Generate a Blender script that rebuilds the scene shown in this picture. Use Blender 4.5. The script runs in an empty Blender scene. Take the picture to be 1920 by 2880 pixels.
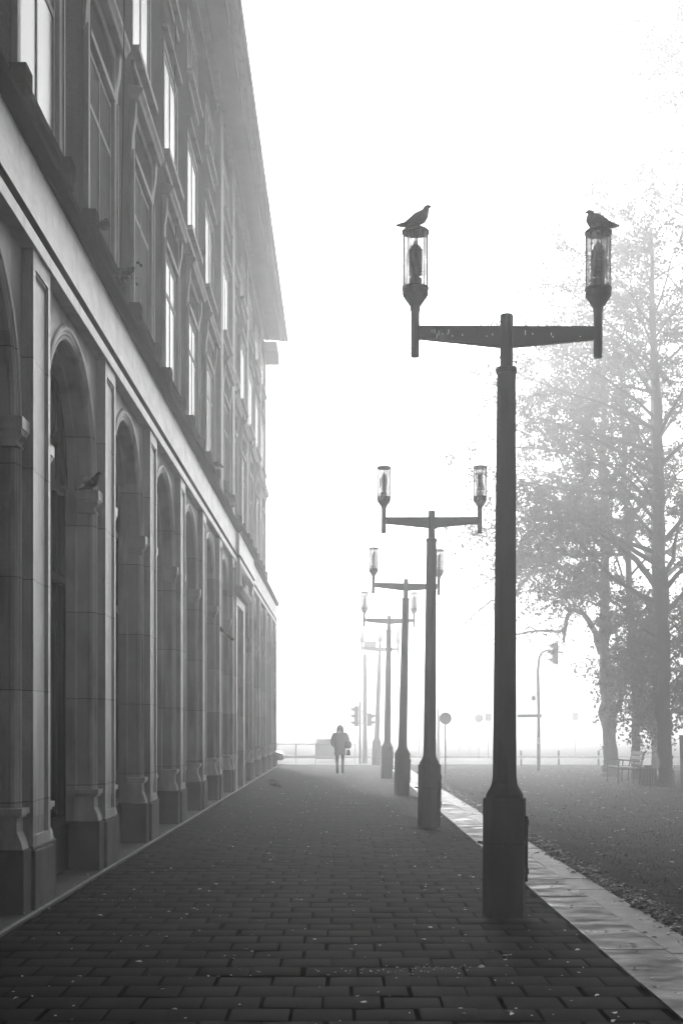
import bpy, math, random
from mathutils import Vector, Matrix
R = math.radians
random.seed(7)
sc = bpy.context.scene
COL = sc.collection
# ------------------------------------------------------------------ camera, sky, sun, exposure
cd = bpy.data.cameras.new("camera"); cam = bpy.data.objects.new("camera", cd); COL.objects.link(cam)
cam.location = (0, 0, 1.62); cam.rotation_euler = (R(90), 0, 0)
cd.sensor_fit = 'HORIZONTAL'; cd.sensor_width = 24; cd.lens = 50
cd.shift_x = -1/1920; cd.shift_y = (2046-1440)/1920
cd.clip_start = .1; cd.clip_end = 3000
sc.camera = cam
SUN_EL, SUN_AZ = 22, -10
w = bpy.data.worlds.new("World"); sc.world = w; w.use_nodes = True
nt = w.node_tree; nt.nodes.clear()
sk = nt.nodes.new('ShaderNodeTexSky'); sk.sky_type = 'NISHITA'; sk.sun_disc = False
sk.sun_elevation = R(SUN_EL); sk.sun_rotation = R(SUN_AZ); sk.dust_density = 6; sk.air_density = 1.5
bw = nt.nodes.new('ShaderNodeRGBToBW'); bg = nt.nodes.new('ShaderNodeBackground'); wo = nt.nodes.new('ShaderNodeOutputWorld')
nt.links.new(sk.outputs[0], bw.inputs[0]); nt.links.new(bw.outputs[0], bg.inputs[0]); bg.inputs[1].default_value = .14
nt.links.new(bg.outputs[0], wo.inputs[0])
sd = bpy.data.lights.new("sun", 'SUN'); sd.energy = 5.0; sd.angle = R(5); sd.color = (1, 1, 1)
so = bpy.data.objects.new("sun", sd); COL.objects.link(so)
dirv = Vector((math.sin(R(SUN_AZ))*math.cos(R(SUN_EL)), math.cos(R(SUN_AZ))*math.cos(R(SUN_EL)), math.sin(R(SUN_EL))))
so.rotation_euler = dirv.to_track_quat('Z', 'Y').to_euler(); so.location = (10, 20, 40)
sc.view_settings.view_transform = 'Standard'; sc.view_settings.look = 'None'
sc.view_settings.exposure = 0.05; sc.view_settings.gamma = 1
HAZE_DENSITY = .0075
HAZE_COLOR = .97
sc.cycles.use_denoising = True
sc.cycles.max_bounces = 8; sc.cycles.volume_bounces = 6; sc.cycles.diffuse_bounces = 3
sc.cycles.glossy_bounces = 3; sc.cycles.transparent_max_bounces = 12; sc.cycles.transmission_bounces = 4
sc.cycles.use_adaptive_sampling = True; sc.cycles.adaptive_threshold = .02

# ------------------------------------------------------------------ helpers
def P(px, py, Y):
    return ((px-961)/4000*Y, Y, 1.62+(2046-py)/4000*Y)

def tag(o, label=None, cat=None, group=None, kind=None):
    if label: o['label'] = label
    if cat: o['category'] = cat
    if group: o['group'] = group
    if kind: o['kind'] = kind
    return o

def empty(name, loc, label, cat, group=None, rz=0):
    o = bpy.data.objects.new(name, None); COL.objects.link(o)
    o.location = loc; o.rotation_euler = (0, 0, rz); o.empty_display_size = .2
    return tag(o, label, cat, group)

class MB:
    def __init__(s): s.v = []; s.f = []
    def add(s, vs, fs):
        n = len(s.v); s.v += [tuple(v) for v in vs]; s.f += [tuple(i+n for i in f) for f in fs]
    def box(s, x0, x1, y0, y1, z0, z1):
        s.add([(x0,y0,z0),(x1,y0,z0),(x1,y1,z0),(x0,y1,z0),(x0,y0,z1),(x1,y0,z1),(x1,y1,z1),(x0,y1,z1)],
              [(3,2,1,0),(4,5,6,7),(0,1,5,4),(1,2,6,5),(2,3,7,6),(3,0,4,7)])
    def quad(s, a, b, c, d): s.add([a,b,c,d], [(0,1,2,3)])
    def prism(s, pts, axis, a, b):
        """closed polygon pts (2D) extruded along axis from a to b. axis y: pts are (x,z); x: (y,z); z: (x,y)"""
        def m(p, t): return {'y': (p[0], t, p[1]), 'x': (t, p[0], p[1]), 'z': (p[0], p[1], t)}[axis]
        n = len(pts); vs = [m(p, a) for p in pts]+[m(p, b) for p in pts]
        s.add(vs, [tuple(range(n)), tuple(range(2*n-1, n-1, -1))]+[(i, i+n, (i+1) % n+n, (i+1) % n) for i in range(n)])
    def lathe(s, prof, cx=0, cy=0, n=16, rot=0, sx=1, sy=1, cap=True):
        vs = []
        for r, z in prof:
            for k in range(n):
                a = rot+2*math.pi*k/n; vs.append((cx+r*math.cos(a)*sx, cy+r*math.sin(a)*sy, z))
        fs = []
        for i in range(len(prof)-1):
            for k in range(n):
                fs.append((i*n+k, i*n+(k+1) % n, (i+1)*n+(k+1) % n, (i+1)*n+k))
        if cap:
            fs.append(tuple(reversed(range(n)))); fs.append(tuple(range((len(prof)-1)*n, len(prof)*n)))
        s.add(vs, fs)
    def tube(s, pts, rad, n=6, cap=True, wob=0):
        pts = [Vector(p) for p in pts]
        if not hasattr(rad, '__len__'): rad = [rad]*len(pts)
        vs = []; prev = None
        for i, p in enumerate(pts):
            t = (pts[min(i+1, len(pts)-1)]-pts[max(i-1, 0)])
            t = t.normalized() if t.length > 1e-9 else Vector((0, 0, 1))
            if prev is None:
                u = t.cross(Vector((0, 1, 0)));
                if u.length < .1: u = t.cross(Vector((1, 0, 0)))
            else: u = prev-t*prev.dot(t)
            u.normalize(); prev = u; v = t.cross(u)
            for k in range(n):
                a = 2*math.pi*k/n; r = rad[i]*(1+(random.uniform(-wob, wob) if wob else 0))
                vs.append(p+u*(r*math.cos(a))+v*(r*math.sin(a)))
        fs = []
        for i in range(len(pts)-1):
            for k in range(n):
                fs.append((i*n+k, i*n+(k+1) % n, (i+1)*n+(k+1) % n, (i+1)*n+k))
        if cap and n > 2:
            fs.append(tuple(reversed(range(n)))); fs.append(tuple(range((len(pts)-1)*n, len(pts)*n)))
        s.add(vs, fs)
    def loft(s, rings, cap=True):
        """rings: list of (centre, radius_u, radius_v, tangent, up)"""
        n = 14; vs = []
        for c, ru, rv, t, up in rings:
            c = Vector(c); t = Vector(t).normalized(); up = Vector(up)
            side = t.cross(up).normalized(); upn = side.cross(t).normalized()
            for k in range(n):
                a = 2*math.pi*k/n; vs.append(c+side*(ru*math.cos(a))+upn*(rv*math.sin(a)))
        fs = []
        for i in range(len(rings)-1):
            for k in range(n): fs.append((i*n+k, i*n+(k+1) % n, (i+1)*n+(k+1) % n, (i+1)*n+k))
        if cap:
            fs.append(tuple(reversed(range(n)))); fs.append(tuple(range((len(rings)-1)*n, len(rings)*n)))
        s.add(vs, fs)
    def build(s, name, mat, parent=None, smooth=False, bevel=0, loc=None):
        me = bpy.data.meshes.new(name); me.from_pydata(s.v, [], s.f); me.validate(); me.update()
        if mat: me.materials.append(mat)
        if smooth: me.polygons.foreach_set('use_smooth', [True]*len(me.polygons))
        o = bpy.data.objects.new(name, me); COL.objects.link(o)
        if parent: o.parent = parent
        if loc: o.location = loc
        if bevel:
            b = o.modifiers.new('bevel', 'BEVEL'); b.width = bevel; b.segments = 2; b.limit_method = 'ANGLE'; b.angle_limit = R(35)
        return o

def fixn(o):
    import bmesh
    b = bmesh.new(); b.from_mesh(o.data); bmesh.ops.recalc_face_normals(b, faces=b.faces); b.to_mesh(o.data); b.free(); return o

def children(o): return [c for c in bpy.data.objects if c.parent == o]
def copy_tree(o, parent=None):
    ch = KIDS.get(o.name)
    if ch is None: ch = children(o); KIDS[o.name] = ch
    c = o.copy(); COL.objects.link(c); c.parent = parent
    for k in ch: copy_tree(k, c)
    return c
KIDS = {}

def mat(name, col, rough=.8, var=.25, scale=4, fine=60, bump=.15, spec=.3, metal=0, joints=None, dirt=0, streak=None, bumpd=.004, rvar=0, finevar=.12):
    m = bpy.data.materials.new(name); m.use_nodes = True; n = m.node_tree; L = n.links
    b = n.nodes['Principled BSDF']; b.inputs['Roughness'].default_value = rough; b.inputs['Metallic'].default_value = metal
    b.inputs['Specular IOR Level'].default_value = spec
    geo = n.nodes.new('ShaderNodeNewGeometry')
    mp = n.nodes.new('ShaderNodeMapping'); L.new(geo.outputs['Position'], mp.inputs[0])
    if streak: mp.inputs['Scale'].default_value = streak
    n1 = n.nodes.new('ShaderNodeTexNoise'); n1.inputs['Scale'].default_value = scale; n1.inputs['Detail'].default_value = 6; n1.inputs['Roughness'].default_value = .6
    L.new(mp.outputs[0], n1.inputs[0])
    n2 = n.nodes.new('ShaderNodeTexNoise'); n2.inputs['Scale'].default_value = fine; n2.inputs['Detail'].default_value = 4
    L.new(geo.outputs['Position'], n2.inputs[0])
    def math_(op, a, c, clamp=False):
        q = n.nodes.new('ShaderNodeMath'); q.operation = op; q.use_clamp = clamp
        for i, v in enumerate((a, c)):
            if v is None: continue
            if isinstance(v, (int, float)): q.inputs[i].default_value = v
            else: L.new(v, q.inputs[i])
        return q.outputs[0]
    a = math_('MULTIPLY', math_('SUBTRACT', n1.outputs[0], .5), 2*var*2.2)
    c = math_('MULTIPLY', math_('SUBTRACT', n2.outputs[0], .5), 2*finevar*2)
    f = math_('MAXIMUM', math_('ADD', math_('ADD', a, c), 1), .25)
    if dirt:
        n3 = n.nodes.new('ShaderNodeTexNoise'); n3.inputs['Scale'].default_value = 1.3; n3.inputs['Detail'].default_value = 8
        mp3 = n.nodes.new('ShaderNodeMapping'); mp3.inputs['Scale'].default_value = (3, 3, .6); mp3.inputs['Location'].default_value = (3.1, 7.7, 1.9)
        L.new(geo.outputs['Position'], mp3.inputs[0]); L.new(mp3.outputs[0], n3.inputs[0])
        d = math_('MULTIPLY', math_('SUBTRACT', n3.outputs[0], .52), 6, True)
        f = math_('MULTIPLY', f, math_('SUBTRACT', 1, math_('MULTIPLY', d, dirt)))
    h = math_('ADD', n2.outputs[0], math_('MULTIPLY', n1.outputs[0], .6))
    if joints:
        sp = n.nodes.new('ShaderNodeSeparateXYZ'); L.new(geo.outputs['Position'], sp.inputs[0])
        pz, oz = joints
        q = math_('MODULO', math_('ADD', math_('ADD', sp.outputs[2], oz), math_('MULTIPLY', n1.outputs[0], .01)), pz)
        line = math_('LESS_THAN', q, .012)
        fz = math_('FLOOR', math_('DIVIDE', math_('ADD', sp.outputs[2], oz), pz), None)
        fy = math_('FLOOR', math_('DIVIDE', math_('SUBTRACT', sp.outputs[1], .6), 1.263), None)
        cx_ = n.nodes.new('ShaderNodeCombineXYZ'); L.new(fz, cx_.inputs[0]); L.new(fy, cx_.inputs[1])
        wn = n.nodes.new('ShaderNodeTexWhiteNoise'); wn.noise_dimensions = '3D'; L.new(cx_.outputs[0], wn.inputs[0])
        f = math_('MULTIPLY', f, math_('ADD', .78, math_('MULTIPLY', wn.outputs['Value'], .4)))
        f = math_('MULTIPLY', f, math_('SUBTRACT', 1, math_('MULTIPLY', line, .55)))
        h = math_('SUBTRACT', h, math_('MULTIPLY', line, .8))
    cc = math_('MULTIPLY', f, col)
    comb = n.nodes.new('ShaderNodeCombineColor')
    for i in range(3): L.new(cc, comb.inputs[i])
    L.new(comb.outputs[0], b.inputs['Base Color'])
    if rvar:
        L.new(math_('ADD', rough, math_('MULTIPLY', math_('SUBTRACT', n1.outputs[0], .5), rvar*4), True), b.inputs['Roughness'])
    if bump:
        bp = n.nodes.new('ShaderNodeBump'); bp.inputs['Strength'].default_value = bump; bp.inputs['Distance'].default_value = bumpd*3
        L.new(h, bp.inputs['Height']); L.new(bp.outputs[0], b.inputs['Normal'])
    return m

M = {}
M['stone'] = mat('limestone', .40, .30, .22, 2.2, 110, .7, joints=(.97, .0), dirt=.45, spec=.8, finevar=.2)
M['stone_plain'] = mat('limestone_plain', .45, .30, .22, 3, 110, .6, dirt=.45, spec=.8, finevar=.2)
M['frieze'] = mat('brushed_limestone', .7, .33, .3, 1.6, 90, .3, streak=(1, 1.2, 3.2), dirt=.2, spec=.8)
M['plinth'] = mat('granite_plinth', .13, .7, .2, 3, 160, .5, finevar=.3, dirt=.3)
M['render'] = mat('rough_render', .07, 1, .25, 3, 40, 1.0, bumpd=.02, finevar=.6, dirt=.3, spec=.1)
M['surround'] = mat('weathered_surround', .34, .45, .2, 3, 100, .5, dirt=.35)
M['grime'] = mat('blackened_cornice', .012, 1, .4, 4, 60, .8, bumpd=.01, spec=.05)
M['white_reveal'] = mat('white_reveal', .75, .8, .08, 2, 80, .2, dirt=.1)
M['grey_reveal'] = mat('grey_reveal', .16, .85, .15, 2, 80, .3, joints=(.9, .3))
M['soffit'] = mat('eave_plaster', .55, .9, .15, 1, 60, .3)
M['darkframe'] = mat('dark_window_frame', .012, .5, .2, 5, 80, .1)
M['glass'] = mat('window_glass', .05, .22, .1, 2, 20, .02, spec=.5)
M['darkglass'] = mat('arcade_glass', .008, .2, .1, 2, 20, .02, spec=.25)
M['tymp'] = mat('dull_tympanum', .05, .6, .2, 2, 40, .1)
M['board'] = mat('dull_blind', .10, .8, .15, 2, 80, .2, joints=(.9, .3))
M['concrete'] = mat('lamp_concrete', .036, .85, .5, 3, 220, .6, streak=(1, 1, .3), finevar=.3, spec=.25)
M['iron'] = mat('dark_painted_iron', .007, .55, .25, 10, 120, .3, spec=.3)
M['steel'] = mat('galvanised_steel', .12, .5, .2, 8, 100, .1)
M['slab'] = None
M['kerb'] = mat('wet_concrete_strip', .07, .55, .6, 2.4, 60, .3, spec=.4, rvar=.5, streak=(.9, 1.5, 1), dirt=.7)
M['kerb2'] = mat('damp_concrete_edging', .06, .5, .3, 4, 60, .3, spec=.5, rvar=.15)
M['step'] = mat('footing_ledge', .12, .7, .25, 3, 90, .5)
M['joint'] = mat('joint_sand', .003, 1, .3, 20, 100, .3, spec=0)
M['soil'] = mat('trodden_soil', .022, .95, .7, 1.6, 14, 1.0, bumpd=.03, finevar=.6, spec=.04)
M['asphalt'] = mat('asphalt', .05, .8, .2, 2, 60, .5)
M['grass'] = mat('short_grass', .03, .8, .4, 2, 30, 0)
M['leaf'] = mat('tree_leaf', .055, .7, .5, 1.3, 9, 0, spec=.2)
M['bark'] = mat('bark', .022, .95, .3, 6, 40, 1.0, streak=(1, 1, .35), bumpd=.02)
M['bits'] = mat('pale_leaf_bit', .62, .5, .4, 11, 30, 0, spec=.5)
M['litter'] = mat('fallen_leaf', .24, .5, .6, 11, 30, 0, spec=.5)
M['litterdark'] = mat('rotting_leaf', .05, .6, .6, 9, 30, 0, spec=.4)
M['wood'] = mat('pale_bench_wood', .12, .8, .2, 5, 50, .2, streak=(1, .2, 1))
M['coat'] = mat('coat_wool', .11, .95, .2, 12, 90, .3)
M['skin'] = mat('skin', .3, .6, .05, 5, 50, 0)
M['dark'] = mat('dark_cloth', .02, .85, .2, 12, 60, .1)
M['hair'] = mat('dark_hair', .02, .7, .3, 30, 90, .3)
M['hat'] = mat('knit_hat', .2, .95, .2, 40, 90, .4)
M['plumage'] = mat('pigeon_grey', .10, .8, .6, 22, 120, .1)
M['darkplumage'] = mat('pigeon_dark', .015, .7, .3, 20, 120, .1)
M['whitefeather'] = mat('white_feather', .7, .8, .1, 20, 60, 0)
M['paint'] = mat('car_paint', .08, .3, .1, 3, 60, 0, spec=.5)
M['rubber'] = mat('rubber', .015, .8, .1, 10, 60, 0)
M['pale'] = mat('pale_panel', .5, .6, .1, 3, 60, 0)
M['signback'] = mat('sign_back', .12, .5, .1, 6, 60, 0)

def lampglass():
    m = bpy.data.materials.new('dirty_lamp_glass'); m.use_nodes = True; n = m.node_tree; n.nodes.clear(); L = n.links
    out = n.nodes.new('ShaderNodeOutputMaterial'); tr = n.nodes.new('ShaderNodeBsdfTransparent'); gl = n.nodes.new('ShaderNodeBsdfGlossy')
    tr.inputs[0].default_value = (.78, .78, .78, 1); gl.inputs['Roughness'].default_value = .08
    df = n.nodes.new('ShaderNodeBsdfTranslucent'); df.inputs[0].default_value = (.3, .3, .3, 1)
    lw = n.nodes.new('ShaderNodeLayerWeight'); lw.inputs[0].default_value = .12
    mx = n.nodes.new('ShaderNodeMixShader'); L.new(lw.outputs['Fresnel'], mx.inputs[0]); L.new(tr.outputs[0], mx.inputs[1]); L.new(gl.outputs[0], mx.inputs[2])
    g = n.nodes.new('ShaderNodeNewGeometry'); mp = n.nodes.new('ShaderNodeMapping'); mp.inputs['Scale'].default_value = (12, 12, 2.5)
    ns = n.nodes.new('ShaderNodeTexNoise'); ns.inputs['Scale'].default_value = 2.5; ns.inputs['Detail'].default_value = 8
    L.new(g.outputs['Position'], mp.inputs[0]); L.new(mp.outputs[0], ns.inputs[0])
    rp = n.nodes.new('ShaderNodeMapRange'); rp.inputs[1].default_value = .38; rp.inputs[2].default_value = .7; rp.inputs[3].default_value = .2; rp.inputs[4].default_value = .8
    L.new(ns.outputs[0], rp.inputs[0])
    m2 = n.nodes.new('ShaderNodeMixShader'); L.new(rp.outputs[0], m2.inputs[0]); L.new(mx.outputs[0], m2.inputs[1]); L.new(df.outputs[0], m2.inputs[2])
    L.new(m2.outputs[0], out.inputs[0]); return m
M['lampglass'] = lampglass()

def milky():
    m = bpy.data.materials.new('milky_louvre'); m.use_nodes = True; n = m.node_tree; L = n.links; b = n.nodes['Principled BSDF']
    b.inputs['Base Color'].default_value = (.25, .25, .25, 1); b.inputs['Roughness'].default_value = .4
    t = n.nodes.new('ShaderNodeBsdfTranslucent'); t.inputs[0].default_value = (.32, .32, .32, 1); x = n.nodes.new('ShaderNodeMixShader'); x.inputs[0].default_value = .5
    L.new(b.outputs[0], x.inputs[1]); L.new(t.outputs[0], x.inputs[2]); L.new(x.outputs[0], n.nodes['Material Output'].inputs[0]); return m
M['milky'] = milky()
def slabmat():
    """wet concrete slab: a value per slab and soft worn wet patches"""
    m = mat('wet_paving_slab', .006, .8, .5, 1.3, 150, .5, spec=.05, rvar=.12, finevar=.25)
    n = m.node_tree; L = n.links; b = n.nodes['Principled BSDF']
    src = b.inputs['Base Color'].links[0].from_socket
    at = n.nodes.new('ShaderNodeAttribute'); at.attribute_name = 'tone'
    mx = n.nodes.new('ShaderNodeMix'); mx.data_type = 'RGBA'; mx.blend_type = 'MULTIPLY'; mx.inputs[0].default_value = 1
    L.new(src, mx.inputs[6]); L.new(at.outputs['Color'], mx.inputs[7]); L.new(mx.outputs[2], b.inputs['Base Color'])
    return m
M['slab'] = slabmat()

# ------------------------------------------------------------------ ground
g = MB(); g.box(-150, 150, -130, 250, -.6, -.035)
tag(g.build('ground', M['soil']), kind='structure')

def cxx(a, b): return (a+b)/2
def paving():
    s = .352; x0, x1 = -2.63, 1.88; rng = random.Random(3)
    vs = []; fs = []; tones = []
    bedy1 = 62.0
    rows = int((bedy1-1.5)/s)
    for r in range(rows):
        y = 1.5+r*s; off = (s/2 if r % 2 else 0)+.02*math.sin(r*.9)
        nx = int((x1-x0)/s)+2
        for c in range(-1, nx):
            a = x0+off+c*s-.1+rng.uniform(-.012, .012) if c > -1 else x0+off+c*s-.1; b = x0+off+(c+1)*s-.1 if c < 0 else a+s-.012; a = max(a, x0); b = min(b, x1)
            if b-a < .06: continue
            gap = .0025*rng.uniform(.6, 1.8); a += gap; b -= gap; ya = y+gap; yb = y+s-gap
            tone = rng.uniform(.6, 1.45)*(1+.5*math.exp(-((cxx(a, b)-.2)/1.1)**2))
            if rng.random() < .08: tone *= 1.6
            tx, ty, dz = rng.gauss(0, .009), rng.gauss(0, .010), rng.gauss(0, .0018)
            n0 = len(vs); k = 4 if y < 26 else 2
            cx, cy = (a+b)/2, (ya+yb)/2
            for j in range(k+1):
                for i in range(k+1):
                    u = i/k; v = j/k
                    if k == 4:
                        u = (0, .022, .5, .978, 1)[i]; v = (0, .022, .5, .978, 1)[j]
                    X = a+(b-a)*u; Y = ya+(yb-ya)*v
                    ed = (i in (0, k)) or (j in (0, k))
                    z = dz+(X-cx)*tx+(Y-cy)*ty+(-.004 if ed else 0)+(-.0022 if (i == k//2 and j == k//2) else 0)
                    vs.append((X, Y, z)); 
            for j in range(k):
                for i in range(k):
                    q = n0+j*(k+1)+i; fs.append((q, q+1, q+k+2, q+k+1)); tones.append(tone)
    me = bpy.data.meshes.new('pavement'); me.from_pydata(vs, [], fs); me.materials.append(M['slab'])
    at = me.attributes.new('tone', 'FLOAT_COLOR', 'FACE')
    buf = []
    for t in tones: buf += [t, t, t, 1]
    at.data.foreach_set('color', buf)
    me.polygons.foreach_set('use_smooth', [True]*len(fs))
    o = bpy.data.objects.new('pavement', me); COL.objects.link(o); tag(o, kind='structure')
    b = MB(); b.box(x0, x1, 1.5, bedy1, -.034, -.009); tag(b.build('pavement_bed', M['joint']), kind='structure')
paving()

def strip(name, mt, x0, x1, L, z, seed, y1=60):
    rng = random.Random(seed); m = MB(); y = 3.0
    while y < y1:
        l = L*rng.uniform(.85, 1.15); dz = rng.uniform(-.003, .003)
        m.box(x0, x1, y, y+l-.008, -.033, z+dz); y += l
    return tag(m.build(name, mt, bevel=.004), kind='structure')
strip('kerb_strip', M['kerb'], 1.888, 2.352, 1.5, .004, 1)
strip('path_edging', M['kerb2'], 2.36, 2.64, 1.0, -.002, 2)
m = MB(); m.box(2.645, 3.10, 3, 60, -.033, -.012); tag(m.build('gutter', M['soil']), kind='structure')
# gentle lawn sheet right of the gutter
def lawn():
    vs = []; fs = []; nx, ny = 70, 110
    for j in range(ny+1):
        for i in range(nx+1):
            X = 3.105+(i/nx)**1.4*50; Y = 3+(j/ny)**1.2*57
            z = -.02+.018*math.sin(X*1.7+Y*.6)*math.sin(Y*.9-X*.4)+.008*math.sin(X*5+Y*3)+random.uniform(-.004, .004)
            z += min(.05, max(0, (X-4)*.01)); vs.append((X, Y, z))
    for j in range(ny):
        for i in range(nx):
            q = j*(nx+1)+i; fs.append((q, q+1, q+nx+2, q+nx+1))
    me = bpy.data.meshes.new('lawn'); me.from_pydata(vs, [], fs); me.materials.append(M['soil'])
    me.polygons.foreach_set('use_smooth', [True]*len(fs))
    o = bpy.data.objects.new('lawn', me); COL.objects.link(o); tag(o, kind='structure')
lawn()
m = MB(); m.box(-60, 90, 62.4, 76, -.034, -.03); tag(m.build('road', M['asphalt']), kind='structure')
m = MB(); m.box(-60, 90, 62.1, 62.39, -.034, .0); m.box(-60, 90, 76.0, 76.25, -.034, .1); tag(m.build('kerb', M['pale']), kind='structure')

# ------------------------------------------------------------------ the long arcaded building
BAY = 3.79; PW = .73; PC0 = 12.77            # pilaster centres: PC0 + k*BAY
bld = empty('arcade_building', (-2.69, 12, 0), 'long limestone arcade building with tall arched bays and rendered upper storeys', 'building')
BL = Vector((-2.69, 12, 0))
def part(mb, name, mt, parent=None, bevel=0, smooth=False):
    o = mb.build(name, mt, parent or bld, bevel=bevel, smooth=smooth)
    if parent is None: o.location = -BL
    return o
def place(src, dy, parent=None):
    """copy of a part and its sub-parts moved along the facade"""
    c = copy_tree(src, parent or bld); c.location = src.location+Vector((0, dy, 0)); return c

XP, XW = -2.69, -2.79
SPR, ZT = 4.28, 5.81
# pilaster (centre y=0 frame at bay 0 = PC0)
def make_pilaster(y):
    m = MB(); h = PW/2
    # shaft with a recessed panel, built as frame pieces
    z0, z1 = .545, ZT-.002; pm = .10
    m.box(-3.30, XP-.03, y-h, y+h, z0, z1)
    m.box(XP-.03, XP, y-h, y-h+pm, z0, z1); m.box(XP-.03, XP, y+h-pm, y+h, z0, z1)
    m.box(XP-.03, XP, y-h+pm, y+h-pm, z0, z0+.13); m.box(XP-.03, XP, y-h+pm, y+h-pm, z1-.16, z1)
    # inner bead around the panel
    bd = .025
    m.box(XP-.03, XP-.014, y-h+pm, y-h+pm+bd, z0+.13, z1-.16); m.box(XP-.03, XP-.014, y+h-pm-bd, y+h-pm, z0+.13, z1-.16)
    m.box(XP-.03, XP-.014, y-h+pm+bd, y+h-pm-bd, z1-.185, z1-.16)
    # raised field ending above the slot at the foot
    m.box(XP-.03, XP-.018, y-h+pm+.07, y+h-pm-.07, z0+.28, z1-.24)
    o = part(m, 'pilaster', M['stone'], bevel=.004)
    p = MB(); p.box(-3.3, XP+.025, y-h-.02, y+h+.02, 0, .545)
    p.box(-3.3, XP+.005, y-h-.01, y+h+.01, .545, .575)
    pl = part(p, 'plinth', M['plinth'], o, bevel=.012)
    return o
pil0 = make_pilaster(PC0)
NB0, NB1 = -7, 12
def cy(k): return PC0+k*BAY

# arch surround for bay between pilaster 0 and 1; centre
AC = PC0+BAY/2
def arch_profile():
    # (X, r) from the face inward
    return [(-2.79, 1.45), (-2.772, 1.44), (-2.762, 1.415), (-2.768, 1.385), (-2.785, 1.37), (-2.785, 1.35), (-2.80, 1.335), (-2.79, 1.325),
            (-2.785, 1.31), (-2.80, 1.292), (-2.83, 1.285), (-2.85, 1.29), (-2.86, 1.29), (-2.965, 1.29), (-2.985, 1.27), (-3.055, 1.27), (-3.30, 1.272)]
def make_arch():
    m = MB(); hw = (BAY-PW)/2; prof = arch_profile(); N = 28
    def path(r):
        pts = [(-r, .0), (-r, 1.5), (-r, 3.0), (-r, SPR)]
        for i in range(1, N): a = math.pi-math.pi*i/N; pts.append((r*math.cos(a), SPR+r*math.sin(a)))
        pts += [(r, SPR), (r, 3.0), (r, 1.5), (r, 0)]
        return pts
    # outer boundary matched to path points
    outer = []
    for (u, z) in path(1.45):
        if z <= SPR: outer.append((math.copysign(hw, u), z))
        else:
            a = math.atan2(z-SPR, u); du, dz = math.cos(a), math.sin(a)
            t = min(hw/abs(du) if abs(du) > 1e-6 else 1e9, (ZT-SPR)/dz); outer.append((du*t, SPR+dz*t))
    rows = [[(-2.79, AC+u, z) for u, z in outer]]
    for X, r in prof: rows.append([(X, AC+u, z) for u, z in path(r)])
    n = len(outer)
    for a, b in zip(rows, rows[1:]):
        base = len(m.v); m.v += a+b
        for i in range(n-1): m.f.append((base+i, base+i+1, base+n+i+1, base+n+i))
    # fill the two upper corners of the spandrel
    for sgn in (-1, 1):
        a1 = [o for o in outer if abs(abs(o[0])-hw) < 1e-4 and o[1] > SPR and o[0]*sgn > 0]
        a2 = [o for o in outer if abs(o[1]-ZT) < 1e-4 and o[0]*sgn > 0]
        if a1 and a2:
            p = max(a1, key=lambda o: o[1]); q = max(a2, key=lambda o: abs(o[0]))
            m.add([(-2.79, AC+p[0], p[1]), (-2.79, AC+sgn*hw, ZT), (-2.79, AC+q[0], q[1])], [(0, 1, 2)])
    return part(m, 'arch_surround', M['stone'])
arch0 = make_arch()
def make_impost(s):
    c = MB(); b = MB()
    def blk(mm, x0, x1, d0, d1, z0, z1):
        ya, yb = AC+s*d0, AC+s*d1; mm.box(x0, x1, min(ya, yb), max(ya, yb), z0, z1)
    blk(c, -2.97, -2.715, 1.215, 1.50, 4.165, 4.275)
    blk(c, -2.97, -2.725, 1.225, 1.49, 4.143, 4.1645)
    prof = [(-2.97, 4.02), (-2.765, 4.02), (-2.755, 4.035), (-2.765, 4.05), (-2.775, 4.055), (-2.77, 4.075), (-2.75, 4.10), (-2.73, 4.125), (-2.728, 4.1425), (-2.97, 4.1425)]
    ya, yb = AC+s*1.25, AC+s*1.47; c.prism(prof, 'y', min(ya, yb), max(ya, yb))
    # cavetto along the side that faces the opening
    for (o, z0, z1) in ((1.262, 4.02, 4.05), (1.243, 4.10, 4.143)): blk(c, -2.968, -2.77, o, 1.30, z0, z1)
    o = part(c, 'capital', M['stone_plain'], bevel=.005); fixn(o)
    blk(b, -2.97, -2.715, 1.20, 1.50, .87, .925); blk(b, -2.965, -2.735, 1.22, 1.49, .845, .87)
    pts = [(-3.0, .57), (-2.715, .57), (-2.73, .64), (-2.765, .72), (-2.765, .845), (-3.0, .845)]
    ya, yb = AC+s*1.235, AC+s*1.48
    b.prism(pts, 'y', min(ya, yb), max(ya, yb))
    o2 = part(b, 'pedestal', M['stone_plain'], bevel=.005); fixn(o2)
    p = MB(); ya, yb = AC+s*1.205, AC+s*1.505
    p.box(-3.3, -2.70, min(ya, yb), max(ya, yb), 0, .568)
    part(p, 'plinth', M['plinth'], o2, bevel=.01)
    return o, o2
imposts = make_impost(-1)+make_impost(1)
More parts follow.
